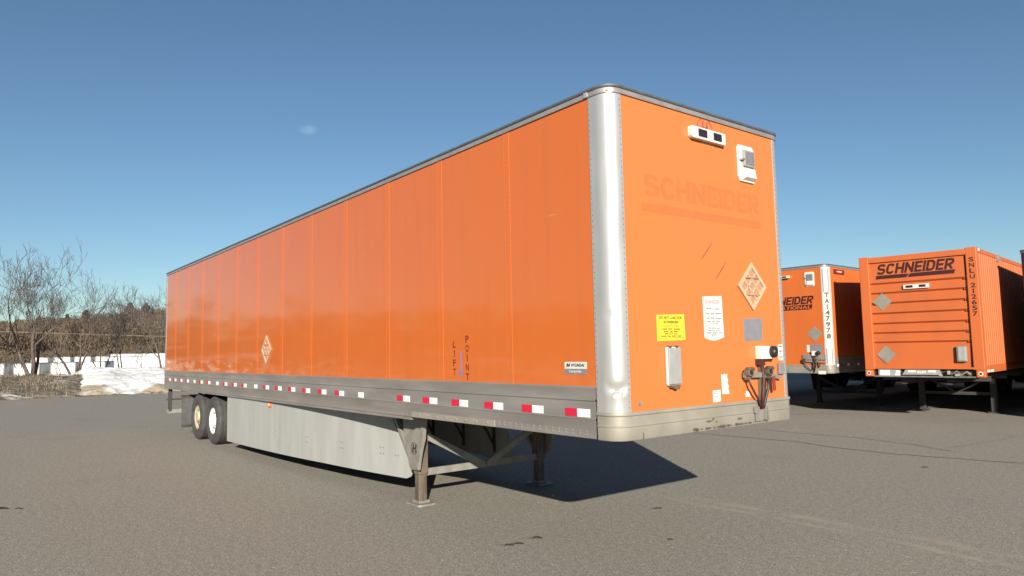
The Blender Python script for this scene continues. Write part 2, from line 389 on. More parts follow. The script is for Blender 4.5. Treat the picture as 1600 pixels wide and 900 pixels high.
def dashes(mb, O, Rv, Uv, N, w, h, words, eps=0.004):
    """one line of small print too small to read: a row of broken strokes"""
    rnd = random.Random(words * 31 + int(w * 1000)); O = Vector(O); Rv = Vector(Rv); Uv = Vector(Uv); N = Vector(N)
    lens = [rnd.uniform(.6, 1.4) for _ in range(words)]; tot = sum(lens) + .25 * (words - 1); x = 0
    for L_ in lens:
        ww = L_ / tot * w; k = max(2, int(ww / (h * .75)))
        for i in range(k):
            a = x + ww * i / k; b = x + ww * (i + .72) / k; y0 = rnd.choice((0, 0, .2)) * h; y1 = rnd.choice((1, 1, .75)) * h
            mb.add([O + Rv * a + Uv * y0 + N * eps, O + Rv * b + Uv * y0 + N * eps, O + Rv * b + Uv * y1 + N * eps, O + Rv * a + Uv * y1 + N * eps], [(0, 1, 2, 3)])
        x += ww + .25 / tot * w

def _arc(cx, cy, rx, ry, a0, a1, n=14, p=.78):
    out = []
    for k in range(n + 1):
        t = R(a0 + (a1 - a0) * k / n); c_, s_ = math.cos(t), math.sin(t)
        out.append((cx + rx * math.copysign(abs(c_) ** p, c_), cy + ry * math.copysign(abs(s_) ** p, s_)))
    return out
def block_letter(ch, t=.25):
    """heavy block letter as stroke centre lines in a unit-high cell: (width, [(points, closed)])"""
    h = t / 2; q = (.5 - h * .86) / 2; hy = h * .86
    if ch == 'S': w = .86; return w, [(_arc(w / 2, .5 + q, w / 2 - h, q, 12, 270) + _arc(w / 2, .5 - q, w / 2 - h, q, 90, -168)[1:], False)]
    if ch == 'C': w = .88; return w, [(_arc(w / 2, .5, w / 2 - h, .5 - hy, 30, 330, 22), False)]
    if ch == 'O': w = .92; return w, [(_arc(w / 2, .5, w / 2 - h, .5 - hy, 0, 360, 26), True)]
    if ch == 'H': w = .88; return w, [([(h, 0), (h, 1)], False), ([(w - h, 0), (w - h, 1)], False), ([(h, .5), (w - h, .5)], False)]
    if ch == 'N': w = .90; return w, [([(h, 0), (h, 1)], False), ([(w - h, 0), (w - h, 1)], False), ([(h, .93), (w - h, .07)], False)]
    if ch == 'E': w = .74; return w, [([(h, 0), (h, 1)], False), ([(h, hy), (w, hy)], False), ([(h, .5), (w * .94, .5)], False), ([(h, 1 - hy), (w, 1 - hy)], False)]
    if ch == 'I': return t, [([(h, 0), (h, 1)], False)]
    if ch == 'D': w = .86; return w, [([(h, 0), (h, 1)], False), ([(h, 1 - hy), (w * .4, 1 - hy)] + _arc(w * .45, .5, w * .55 - h, .5 - hy, 88, -88, 14) + [(w * .4, hy), (h, hy)], False)]
    if ch == 'R': w = .86; return w, [([(h, 0), (h, 1)], False), ([(h, 1 - hy), (w * .5, 1 - hy)] + _arc(w * .5, .705, w * .5 - h, .295 - hy, 88, -88, 10) + [(w * .5, .41 + hy * .2), (h, .41 + hy * .2)], False), ([(w * .50, .42), (w - h, 0)], False)]
    if ch == 'A': w = .96; return w, [([(h, 0), (w / 2, 1)], False), ([(w - h, 0), (w / 2, 1)], False), ([(w * .28, .30), (w * .72, .30)], False)]
    if ch == 'T': w = .80; return w, [([(w / 2, 0), (w / 2, 1)], False), ([(0, 1 - hy), (w, 1 - hy)], False)]
    if ch == 'L': w = .70; return w, [([(h, 0), (h, 1)], False), ([(h, hy), (w, hy)], False)]
def block_word(mb, body, O, Rv, Uv, N, w, h, shear=.22, t=.25, gap=.075, eps=.0008):
    x = 0; quads = []
    for ch in body:
        lw, strokes = block_letter(ch, t)
        for pts, closed in strokes:
            n = len(pts); L_ = []; R_ = []
            for i in range(n):
                a = pts[i - 1] if (i > 0 or closed) else pts[i]; b = pts[(i + 1) % n] if (i < n - 1 or closed) else pts[i]
                if closed and i == 0: a = pts[-2]
                if closed and i == n - 1: b = pts[1]
                dx, dy = b[0] - a[0], b[1] - a[1]; l = math.hypot(dx, dy) or 1; nx, ny = -dy / l, dx / l
                hw = t / 2; hh = t / 2 * .86
                L_.append((x + pts[i][0] + nx * hw, min(1, max(0, pts[i][1] + ny * hh)))); R_.append((x + pts[i][0] - nx * hw, min(1, max(0, pts[i][1] - ny * hh))))
            for i in range(n - 1): quads.append((L_[i], L_[i + 1], R_[i + 1], R_[i]))
        x += lw + gap
    tot = x - gap; O = Vector(O) + Vector(N) * eps; Rv = Vector(Rv); Uv = Vector(Uv); N = Vector(N)
    for k, q in enumerate(quads):
        mb.add([O + Rv * ((a / tot) * w + b * h * shear) + Uv * (b * h) + N * (.00001 * (k % 40)) for a, b in q], [(0, 1, 2, 3)])

X = Vector((1, 0, 0)); Y = Vector((0, 1, 0)); Z = Vector((0, 0, 1))

# ------------------------------------------------------------------ ground, lot, berm, snow
def lot_edge(y):
    return -36.2 + 1.2 * noise.noise(Vector((y * .08, 3.1, 0))) + .5 * noise.noise(Vector((y * .35, 9.1, 0))) - .33 * max(-12, min(12, y))* .35

def hill_h(x, y):
    r = math.hypot(x, y); az = math.degrees(math.atan2(y, x)) % 360
    low = -2.9 if x < -46 else -0.06
    if -62 < x <= -46: low = -0.06 + (-2.84) * min(1, (-46 - x) / 14)
    if x < -110: low = -2.9 + min(1.0, (-110 - x) / 40) * 1.0
    up = 0.0
    if r > 185:
        k = min(1, (r - 185) / 170); k = k * k * (3 - 2 * k)
        up = k * (13.2 + 3.0 * math.sin(az * .09 + .4) + 2.5 * noise.noise(Vector((x * .006, y * .006, 0))))
        if 163 < az < 182: up += k * (174 - az) * .42
        up *= 1.0
    if r > 420: up += (r - 420) * .004
    return low + up

def ground_sheet():
    rs = [0, 20, 34, 40, 46, 50, 54, 58, 62, 70, 85, 100, 115, 130, 150, 170, 185, 200, 215, 230, 245, 260, 280, 300, 320, 340, 360, 400, 500, 800, 1600, 3000]
    mb = MB(); rows = []
    for r in rs:
        row = []
        for k in range(181):
            a = R(k * 2); x = r * math.cos(a); y = r * math.sin(a)
            row.append((x, y, hill_h(x, y)))
        rows.append(row)
    mb.sheet(rows)
    return tag(mb.build('ground', M['ground'], smooth=True), kind='structure')
ground_sheet()

mb = MB()
edge = [(lot_edge(y), y) for y in [v * .5 for v in range(-160, 161)]]
pts = edge + [(90, 80), (90, -80)]
mb.add([(a, b, 0.0) for a, b in pts], [tuple(range(len(pts)))])
tag(mb.build('parking_lot', M['asphalt']), kind='structure')

def strip(name, pts, w, z, m, jitter=.5):
    mb = MB(); L_ = []; Rr = []
    dense = []
    for i in range(len(pts) - 1):
        a = Vector((*pts[i], 0)); b = Vector((*pts[i + 1], 0)); k = max(2, int((b - a).length / .18))
        for j in range(k): dense.append(a.lerp(b, j / k))
    dense.append(Vector((*pts[-1], 0)))
    for i, p in enumerate(dense):
        d = (dense[min(i + 1, len(dense) - 1)] - dense[max(0, i - 1)]).normalized(); s = Vector((-d.y, d.x, 0))
        off = .07 * noise.noise(p * 1.7) + .03 * noise.noise(p * 6)
        ww = w * (1 + jitter * noise.noise(p * 4 + Vector((7, 0, 0)))) * (.35 if i in (0, len(dense) - 1) else 1)
        L_.append(p + s * (off + ww / 2) + Z * z); Rr.append(p + s * (off - ww / 2) + Z * z)
    mb.sheet([L_, Rr])
    return tag(mb.build(name, m), kind='structure')
strip('pavement_crack', [(-6.2, 8.5), (-4.57, 8.58), (-3.63, 8.65), (-2.61, 8.42), (-1.58, 8.33), (.13, 8.73), (2.5, 8.9)], .035, .004, M['crack'])
strip('pavement_crack', [(-5.3, 10.0), (-4.2, 9.95), (-3.0, 10.0), (-1.9, 9.7), (-1.0, 9.3)], .022, .004, M['crack'])
strip('pavement_crack', [(-8.0, 12.2), (-6.6, 13.6), (-5.59, 14.87)], .03, .004, M['crack'])
strip('pavement_crack', [(-1.3, 9.7), (-1.1, 11.0), (-1.0, 12.2)], .02, .004, M['crack'])

def fbm(x, y, s, o=0.0):
    return noise.fractal(Vector((x * s, y * s, o)), 1.0, 2.0, 5)

def berm_h(x, y):
    s = lot_edge(y) - x                     # metres behind the lot's edge
    if s < 0: return -.05
    top = .92 + .18 * noise.noise(Vector((y * .22, 1, 0)))
    if s < 8.5: h = top * math.sin(min(1, s / 8.5) * PI / 2) ** 1.3
    else: h = top - (s - 8.5) * .26
    h += fbm(x, y, .7, 2.) * .10 * min(1, s / 1.5) + fbm(x, y, 2.2, 8.) * .05 * min(1, s / 1.5)
    return h - .03 * (s < .3)

def heightfield(name, x0, x1, y0, y1, step, hf, m, clip=None):
    nx = int((x1 - x0) / step) + 1; ny = int((y1 - y0) / step) + 1; mb = MB(); idx = {}; vs = []; fs = []
    H = {}
    for i in range(nx):
        for j in range(ny): H[i, j] = hf(x0 + i * step, y0 + j * step)
    for i in range(nx - 1):
        for j in range(ny - 1):
            q = [(i, j), (i + 1, j), (i + 1, j + 1), (i, j + 1)]
            if clip is not None and all(H[c] < clip for c in q): continue
            f = []
            for c in q:
                if c not in idx:
                    idx[c] = len(vs); vs.append((x0 + c[0] * step, y0 + c[1] * step, H[c]))
                f.append(idx[c])
            fs.append(tuple(f))
    mb.add(vs, fs)
    return tag(mb.build(name, m, smooth=True), kind='structure')
heightfield('dirt_berm', -62, -34, -50, 30, .3, berm_h, M['berm'], clip=-3.2)

def snow_h(x, y):
    e = lot_edge(y); s = e - x
    # long ploughed pile in front of the berm on the trailer's side, thin snow strip behind the crest elsewhere
    k = max(0, min(1, (y + .35) / 2.3)); k = k * k * (3 - 2 * k)
    front = 0
    if s > .3:
        prof = math.sin(min(1, (s - .3) / 3.4) * PI / 2) if s < 3.7 else (1.0 if s < 9.5 else 1.0 - (s - 9.5) * .3)
        front = k * prof * (.86 + .26 * noise.noise(Vector((y * .35, 5, 0))) + .35 * min(1, max(0, s - 4) / 4))
    far = 0
    if s > 7.0: far = berm_h(x, y) + .04 + .12 * min(1, (s - 7.0) / 1.5) * (.6 + .5 * noise.noise(Vector((x * .4, y * .4, 4)))) - .25 * max(0, s - 11)
    h = max(front + (fbm(x, y, .9, 4.) * .15 + fbm(x, y, 3.0, 6.) * .035) * k, far - .08)
    if y < -9: h -= (-9 - y) * .06
    return h if h > 0.02 else -.3
heightfield('snow_bank', -56, -35.5, -30, 26, .18, lambda x, y: snow_h(x, y), M['snow'], clip=-.25)

# dry grass on the berm
def grass():
    rnd = random.Random(3); mb = MB()
    for _ in range(9000):
        y = rnd.uniform(-16, 2.2); s = rnd.uniform(.5, 8.5) if rnd.random() < .8 else rnd.uniform(7, 10); x = lot_edge(y) - s
        if noise.noise(Vector((x * .7, y * .7, 3))) < -.15: continue
        z = berm_h(x, y) - .03
        if snow_h(x, y) > z + .05: continue
        h = rnd.uniform(.10, .32); a = rnd.uniform(0, 2 * PI); lean = rnd.uniform(.1, .9) * h; w = .018
        dx, dy = math.cos(a), math.sin(a); px, py = -dy * w, dx * w
        mb.add([(x - px, y - py, z), (x + px, y + py, z), (x + dx * lean, y + dy * lean, z + h)], [(0, 1, 2)])
    tag(mb.build('dry_grass', M['drystalk']), 'pale dry grass and weeds covering the dirt berm', 'dry grass', kind='stuff')
grass()

# ------------------------------------------------------------------ van trailer builder (local: front face at x=0 looking +x, width along +y, length along -x)
W = 2.59; LEN = 16.15; HT = 4.11
ZT, ZO, ZB, ZF = 4.037, 1.554, 1.123, 1.345
EX, EY, RC = 0.231, 0.146, 0.14

def corner_path(r=RC, back=LEN, n=9):
    """outline with outward normals: near side rear -> near corner -> front -> far corner -> far side rear"""
    P = [((-back, 0), (0, -1)), ((-back * .5, 0), (0, -1)), ((-r, 0), (0, -1))]
    for k in range(1, n): t = -PI / 2 + (PI / 2) * k / n; P.append(((-r + r * math.cos(t), r + r * math.sin(t)), (math.cos(t), math.sin(t))))
    P += [((0, r), (1, 0)), ((0, W / 2), (1, 0)), ((0, W - r), (1, 0))]
    for k in range(1, n): t = (PI / 2) * k / n; P.append(((-r + r * math.cos(t), W - r + r * math.sin(t)), (math.cos(t), math.sin(t))))
    P += [((-r, W), (0, 1)), ((-back * .5, W), (0, 1)), ((-back, W), (0, 1))]
    return P

def sweep(mb, path, sect):
    rows = []
    for (p, nrm) in path: rows.append([(p[0] + nrm[0] * o, p[1] + nrm[1] * o, z) for o, z in sect])
    mb.sheet(rows); return mb

def corner_post(far, m, root, dent=False, groove=None):
    mb = MB(); prof = [(-EX, 0, 0, -1), (-EX + .02, 0, 0, -1), (-RC - .02, 0, 0, -1), (-RC, 0, 0, -1)]
    for k in range(1, 13): t = -PI / 2 + PI / 2 * k / 12; prof.append((-RC + RC * math.cos(t), RC + RC * math.sin(t), math.cos(t), math.sin(t)))
    prof.append((0, EY + .006, 1, 0))
    rows = []; nz = 90
    for i in range(nz + 1):
        z = ZF - .004 + (ZT - ZF + .008) * i / nz; row = []
        for j, (a, b, u, v) in enumerate(prof):
            off = .005
            if dent and 2 <= j <= 15:
                q = (j - 9) / 6.0; arc = max(0, 1 - q * q)
                off += .004 * noise.noise(Vector((j * .25, z * 2.2, 1))) * arc
                zc = ZF + .155 + .035 * q * q
                off -= .030 * arc * math.exp(-((z - zc - .03) / .035) ** 2) * (1 if z > zc else .3)
                off += .010 * arc * math.exp(-((z - zc + .02) / .02) ** 2)
                off -= .010 * arc * math.exp(-((z - 2.15) / .012) ** 2) * (j < 8)
            row.append((a + u * off, (W - (b + v * off)) if far else b + v * off, z))
        rows.append(row)
    # return edges so the sheet has thickness at its sides
    rows = [[(r[0][0], r[0][1] + (.012 if not far else -.012), r[0][2])] + r + [(r[-1][0] - .012, r[-1][1], r[-1][2])] for r in rows]
    mb.sheet(rows)
    o = mb.build('corner_post', m, root, smooth=True, angle=50)
    mb = MB()
    for i in range(54):
        z = ZF + .04 + i * .049
        if z > ZT - .02: break
        for (xx, yy, nx, ny) in ((-EX + .018, -.006, 0, -1), (.006, EY - .012, 1, 0)):
            yy2 = W - yy if far else yy; s = .0055
            if nx: mb.box(xx - .001, xx + .002, yy2 - s, yy2 + s, z - s, z + s)
            else: mb.box(xx - s, xx + s, yy2 - .002, yy2 + .001, z - s, z + s)
    tag(mb.build('rivet_row', M['galv'], o), kind='stuff')
    return o

def side_y(far, y): return W - y if far else y

def van_trailer(name, label, cat, loc, rotz, roty=0.0, side_m='orange_side', front_m='orange_front', post_m='alum', rail_m='rail', frail_m='rail_front', group=None, slope=0.0, dent=False, sides=(False, True), tape=True, skirt=True, rims=('rimwhite', 'rimcream'), leg_m='rusty', brace_m='galv'):
    root = tag(empty(name, loc, rotz, roty), label, cat, group)
    P = {'root': root}
    g = lambda x: -slope * x                      # local height of the ground under x
    # --- floor and frame
    mb = MB(); mb.box(-LEN + .05, -.06, .03, W - .03, ZB + .10, ZB + .2); mb.build('floor', M['dark'], root)
    mb = MB()
    for i in range(51):
        x = -.5 - i * .306; mb.box(x - .03, x + .03, .04, W - .04, ZB + .012, ZB + .095)
    mb.build('crossmembers', M['dark'], root)
    # --- walls
    first = -1.4074; d = 1.2411; seams = [first - d * i for i in range(12)]; edges = [-EX] + seams + [-LEN + .06]
    shared = {}
    for far in (False, True):
        panels = []
        for i in range(13):
            x1, x0 = edges[i], edges[i + 1]; wdt = round(x1 - x0, 3)
            key = (wdt, far)
            if key not in shared:
                b = MB(); b.box(-wdt + .003, -.003, *sorted((side_y(far, .0), side_y(far, .035))), ZO - .01, ZT + .02)
                shared[key] = b.mesh('side_panel', M[side_m])
            o = link('side_panel', shared[key], root); o.location = (x1, 0, 0); panels.append(o)
        key = ('seam', far)
        for i, s in enumerate(seams):
            if key not in shared:
                b = MB(); b.box(-.045, .045, *sorted((side_y(far, -.0032), side_y(far, .004))), ZO, ZT)
                b.box(-.047, -.036, *sorted((side_y(far, -.0046), side_y(far, .003))), ZO, ZT - .002); b.box(.036, .047, *sorted((side_y(far, -.0046), side_y(far, .003))), ZO, ZT - .002)
                for k in range(48):
                    z = ZO + .04 + k * .05; b.box(-.006, .006, *sorted((side_y(far, -.0065), side_y(far, -.002))), z - .006, z + .006)
                shared[key] = b.mesh('seam_strip', M[side_m])
            o = link('seam_strip', shared[key], root); o.location = (s, 0, 0)
        P['panels_far' if far else 'panels'] = panels
    mb = MB(); mb.box(-.035, 0, EY, W - EY, ZF - .02, ZT + .02); P['front'] = mb.build('front_panel', M[front_m], root)
    mb = MB(); mb.box(-LEN, -LEN + .05, .02, W - .02, ZB + .15, ZT); mb.build('rear_door', M[side_m], root)
    mb = MB(); mb.box(-LEN - .01, -LEN + .07, -.006, .06, ZB - .02, HT - .01); mb.box(-LEN - .01, -LEN + .07, W - .06, W + .006, ZB - .02, HT - .01)
    mb.box(-LEN - .012, -LEN + .065, .05, W - .05, HT - .13, HT - .012); mb.box(-LEN - .012, -LEN + .065, .05, W - .05, ZB - .02, ZB + .16)
    mb.build('rear_frame', M[rail_m], root, bevel=.006)
    P['post'] = corner_post(False, M[post_m], root, dent); P['post_far'] = corner_post(True, M[post_m], root)
    # --- top rail, roof edge, roof
    path = corner_path()
    mb = MB(); sweep(mb, path, [(-.02, ZT - .004), (.014, ZT - .004), (.016, ZT + .004), (.014, ZT + .038), (.006, ZT + .044)]); mb.build('top_rail', M['toprail'], root, smooth=True, angle=40)
    mb = MB(); sweep(mb, path, [(.004, ZT + .040), (.020, ZT + .041), (.026, ZT + .050), (.024, ZT + .066), (.008, HT - .002), (-.05, HT + .001)]); mb.build('roof_edge', M['roofedge'], root, smooth=True, angle=40)
    mb = MB(); out = [(p[0] - n_[0] * .045, p[1] - n_[1] * .045, HT - .004) for p, n_ in path]; mb.add(out, [tuple(range(len(out)))]); mb.build('roof', M['roof'], root)
    # --- front bottom rail wrapping the corners
    fp = [q for q in path]
    fp[0] = ((-EX + .01, 0), (0, -1)); fp[1] = ((-EX * .8, 0), (0, -1)); fp[-1] = ((-EX + .01, W), (0, 1)); fp[-2] = ((-EX * .8, W), (0, 1))
    mb = MB(); sweep(mb, fp, [(-.02, ZF + .004), (.020, ZF + .002), (.024, ZF - .006), (.022, ZF - .022), (.014, ZF - .030), (.013, 1.243), (.018, 1.238), (.018, 1.232), (.013, 1.226), (.012, ZB + .006), (.006, ZB - .004), (-.10, ZB - .004), (-.10, ZB + .1)])
    fr = mb.build('front_rail', M[frail_m], root, smooth=True, angle=35); P['front_rail'] = fr
    # --- side bottom rails with reflective tape
    sect = [(.03, ZO + .004), (-.010, ZO + .002), (-.013, ZO - .012), (-.009, ZO - .022), (-.009, 1.452), (-.019, 1.448), (-.021, 1.442), (-.019, 1.436), (-.011, 1.430), (-.011, 1.296), (-.018, 1.292), (-.020, 1.285), (-.017, 1.278), (-.014, 1.272), (-.014, ZB + .004), (-.010, ZB), (.085, ZB), (.085, ZB + .02)]
    tz0, tz1 = 1.298, 1.366
    tmesh = {}
    for far in sides:
        mb = MB(); rows = []
        for x in (-LEN + .062, -12, -8, -4, -EX - .002): rows.append([(x, side_y(far, y), z) for y, z in sect])
        mb.sheet(rows); rl = mb.build('bottom_rail', M[rail_m], root, smooth=True, angle=35); P['rail_far' if far else 'rail'] = rl
        mb = MB(); mb.box(-LEN + .1, -3.33, *sorted((side_y(far, -.006), side_y(far, .07))), ZB - .034, ZB - .002); mb.build('lower_flange', M[rail_m], rl)
        mb = MB(); mb.box(-3.27, -1.65, *sorted((side_y(far, -.022), side_y(far, -.012))), ZB + .004, ZB + .068)
        for k in range(8): xx = -3.1 + k * .19; mb.box(xx - .012, xx + .012, *sorted((side_y(far, -.03), side_y(far, -.02))), ZB + .03, ZB + .05)
        mb.build('splice_plate', M[frail_m], rl)
        mb = MB()
        for k in range(30):
            xx = -1.58 + (k // 2) * .088; zz = ZB + (.034 if k % 2 else .058); s = .008
            yy = side_y(far, -.019); mb.tube([(xx, side_y(far, -.012), zz), (xx, yy, zz)], s, 6)
        for k in range(120):
            xx = -3.4 - k * .105
            mb.tube([(xx, side_y(far, -.012), ZB + .022), (xx, side_y(far, -.018), ZB + .022)], .006, 6)
        tag(mb.build('bolt_row', M[frail_m], rl), kind='stuff')
        if tape:
            for k in range(26):
                xc = -.4635 - .6055 * k
                rnd = random.Random(k)
                if far is False and k in (7, 14): kind_ = 'white'
                elif k > 16 and rnd.random() < .35: kind_ = 'white'
                else: kind_ = 'both'
                if far is False and k == 6: continue
                key = (kind_, far)
                if key not in tmesh:
                    b = MB(); yy = sorted((side_y(far, -.0145), side_y(far, -.010)))
                    if kind_ == 'both': b.box(-.155, -.0, *yy, tz0, tz1)
                    b.cur = 1; b.box(.0005, .155, *yy, tz0, tz1)
                    tmesh[key] = b.mesh('reflective_tape', [M['tape_red'], M['tape_white']])
                o = link('reflective_tape', tmesh[key], rl); o.location = (xc, 0, 0)
    # --- landing gear
    lx = -3.70; gz = g(lx)
    for far in (False, True):
        yl = side_y(far, .345); s = 1 if not far else -1
        mb = MB(); mb.box(lx - .055, lx + .055, yl - .055, yl + .055, gz + .03, .62)
        mb.box(lx - .066, lx + .066, yl - .066, yl + .066, .38, ZB)
        leg = mb.build('landing_leg', M[leg_m], root, bevel=.008)
        mb = MB(); pr = [(-.17, .0), (.17, .0), (.14, .025), (-.14, .025)]
        mb.poly([(-.15, -.13), (.15, -.13), (.17, -.09), (.17, .09), (.15, .13), (-.15, .13), (-.17, .09), (-.17, -.09)], (lx, yl, gz), X, Y, Z, .003, .030)
        mb.poly([(-.085, -.075), (.085, -.075), (.085, .075), (-.085, .075)], (lx, yl, gz), X, Y, Z, .028, .060)
        mb.build('foot', M[brace_m], leg, bevel=.006)
        # bracket plate with folded edges, narrowing downwards
        yp = side_y(far, .262); N_ = -Y * s
        pts_ = [(-.30, 1.10), (.30, 1.10), (.265, .83), (.10, .455), (.06, .435), (-.09, .435), (-.125, .46), (-.255, .83)]
        mb = MB(); mb.poly(pts_, (lx, yp, 0), X, Z, N_, 0, .008)
        mb.bar((lx + .285, yp + N_.y * .02, 1.10), (lx + .105, yp + N_.y * .02, .46), .075, .035, up=(0, 1, 0))
        br = mb.build('bracket_plate', M[brace_m], root, bevel=.004)
        mb = MB()
        c = (lx + .0, yp, .70); ring = []
        for rr0, rr1 in ((.068, .076),):
            for k in range(28):
                if k % 7 == 6: continue
                a0 = 2 * PI * k / 28; a1 = 2 * PI * (k + 1) / 28
                mb.poly([(rr0 * math.cos(a0), rr0 * math.sin(a0)), (rr1 * math.cos(a0), rr1 * math.sin(a0)), (rr1 * math.cos(a1), rr1 * math.sin(a1)), (rr0 * math.cos(a1), rr0 * math.sin(a1))], c, X, Z, N_, .008, .0105)
        mb.poly([(-.050, -.045), (-.022, -.055), (-.004, .045), (-.028, .058)], c, X, Z, N_, .008, .0105)
        mb.poly([(.020, -.058), (.046, -.045), (.052, .040), (.028, .055)], c, X, Z, N_, .008, .0105)
        mb.poly([(-.014, -.018), (.026, -.004), (.028, .018), (-.010, .006)], c, X, Z, N_, .008, .0105)
        mb.build('emblem', M['ink'], br)
        mb = MB(); mb.bar((lx - .13, yl - .03 * s, .50), (lx - .62, yl - .03 * s, 1.12), .05, .07, up=(0, 1, 0)); mb.build('rear_brace', M[brace_m], root)
    mb = MB(); mb.bar((lx + .02, .38, .40), (lx + .02, W - .38, .40), .03, .085); mb.build('cross_brace', M[brace_m], root)
    for s0, s1 in ((.40, 1.27), (W - .40, 1.32)):
        mb = MB(); mb.bar((lx + .055, s0, .84), (lx + .055, s1, .395), .012, .085); mb.build('diagonal_brace', M[brace_m], root)
    # --- running gear
    RW = .505
    for ax, rim in ((-11.83, rims[0]), (-13.08, rims[1])):
        zc = RW + g(ax)
        mb = MB(); mb.tube([(ax, .35, zc), (ax, W - .35, zc)], .065, 12); mb.build('axle', M['dark'], root)
        for far in (False, True):
            s = -1 if far else 1; yc = side_y(far, .03)
            wh = MB()
            # rim: dish + hub, turned about y
            wh.lathe_y([(.285, .0 * s), (.292, .012 * s), (.272, .022 * s), (.262, .05 * s), (.25, .062 * s), (.235, .050 * s), (.14, .042 * s), (.125, .030 * s), (.115, -.012 * s), (.085, -.018 * s), (.07, -.020 * s), (.0, -.020 * s)], (ax, yc + .03 * s, zc), 40)
            w = wh.build('wheel', M[rim], root, smooth=True, angle=35)
            ty = MB(); prof = [(.275, .030), (.30, .012), (.35, .0), (.41, .002), (.455, .014), (.488, .038), (.500, .055)]
            yy = .06; tread = []
            for k in range(6):
                tread += [(.505, yy), (.505, yy + .048), (.494, yy + .050), (.494, yy + .058)]; yy += .060
            prof += tread + [(.500, yy), (.488, yy + .02), (.45, yy + .045), (.35, yy + .055), (.275, yy + .03)]
            ty.lathe_y([(r_, y_ * s) for r_, y_ in prof], (ax, yc, zc), 64); ty.build('tyre', M['rubber'], w, smooth=True, angle=30)
            lg = MB()
            for k in range(10):
                a = 2 * PI * k / 10; lg.tube([(ax + .165 * math.cos(a), yc + .075 * s, zc + .165 * math.sin(a)), (ax + .165 * math.cos(a), yc + .045 * s, zc + .165 * math.sin(a))], .014, 6)
            lg.build('lug_nuts', M['galv'], w)
    mb = MB(); mb.box(-14.2, -11.0, .62, .78, .72, ZB + .02); mb.box(-14.2, -11.0, W - .78, W - .62, .72, ZB + .02); mb.build('bogie_frame', M['dark'], root)
    for far in (False, True):
        mb = MB(); x0 = -14.45; rows = []
        for i in range(9):
            z = .93 - .72 * i / 8; rows.append([(x0 + .05 * math.sin(i / 8 * 2.0) , side_y(far, y), z) for y in (.03, .65)])
        mb.sheet(rows); o = mb.build('mud_flap', M['rubber'], root, smooth=True)
        so = o.modifiers.new('thickness', 'SOLIDIFY'); so.thickness = .012
        mb = MB(); mb.bar((x0, side_y(far, .03), .95), (x0, side_y(far, .7), .95), .05, .05); mb.build('flap_hanger', M['dark'], o)
    # --- rear underride guard
    mb = MB()
    for y in (.12, .85, W - .85, W - .12): mb.box(-16.08, -16.0, y - .04, y + .04, .50, ZB)
    gd = mb.build('rear_guard', M['dark'], root)
    mb = MB(); mb.box(-16.10, -16.0, .04, W - .04, .45, .55); mb.build('guard_bar', M['galv'], gd)
    mb = MB(); mb.box(-16.07, -16.02, .04, W - .04, .78, .82); mb.build('guard_step', M['dark'], gd)
    # --- side skirts
    if skirt:
        for far in (False, True):
            mb = MB(); rows = []; n = 44
            def sy(x):
                t = max(0, min(1, (x + 10.7) / 6.7)); return .04 + .43 * t ** 2.8
            for i in range(n + 1):
                x = -10.72 + 6.55 * i / n; zb = .205 + .045 * min(1, i / 30); zt = ZB + .01; t = i / n
                row = []
                for k in range(31):
                    z = zb + (zt - zb) * k / 30; xx = x
                    if t > .9:
                        # slanted, rounded leading edge
                        q = (t - .9) / .1; xr = -4.07 - max(0, (z - zb - .05)) * .60
                        rr = max(0, .14 - (z - zb)); xr -= .14 - math.sqrt(max(0, .14 ** 2 - rr * rr))
                        xx = (-10.72 + 6.55 * .9) + (xr - (-10.72 + 6.55 * .9)) * q
                    row.append((xx, side_y(far, sy(xx)), z))
                rows.append(row)
            mb.sheet(rows); sk = mb.build('side_skirt', M['skirt'], root)
            so = sk.modifiers.new('thickness', 'SOLIDIFY'); so.thickness = .012; so.offset = 0
            if not far: P['skirt'] = sk
            mb = MB(); s = -1 if not far else 1
            for (bx, bz) in ((-10.45, .66), (-9.35, .67), (-9.35, .58), (-8.05, .60), (-8.05, .52), (-6.85, .60), (-6.78, .60), (-6.85, .52), (-6.78, .52), (-5.75, .60), (-5.69, .60), (-5.75, .52), (-5.69, .52), (-4.75, .61), (-4.69, .61), (-4.75, .53), (-4.69, .53), (-4.42, .53), (-4.37, .53)):
                y0 = side_y(far, sy(bx)); mb.tube([(bx, y0, bz), (bx, y0 + s * .014, bz)], .011, 6)
            mb.build('skirt_bolts', M['galv'], sk)
            for bx in (-10.4, -9.35, -8.05, -6.82, -5.72, -4.7):
                mb = MB(); y0 = side_y(far, sy(bx) + .02); y1 = side_y(far, sy(bx) + .45); mb.bar((bx, y0, .35), (bx, y0, 1.2), .04, .03, up=(1, 0, 0)); mb.bar((bx, y0, .45), (bx, y1, 1.18), .03, .03, up=(1, 0, 0))
                mb.build('skirt_strut', M['dark'], sk)
            bx = -8.30; y0 = side_y(far, sy(bx))
            mb = MB(); mb.box(bx - .06, bx + .06, min(y0, y0 + s * .03), max(y0, y0 + s * .03), .985, 1.075); lt = mb.build('marker_light', M['amber'], sk, bevel=.01)
            mb = MB(); mb.box(bx - .025, bx + .025, min(y0, y0 + s * .034), max(y0, y0 + s * .034), 1.01, 1.05); mb.build('lens_highlight', M['white'], lt)
    return P

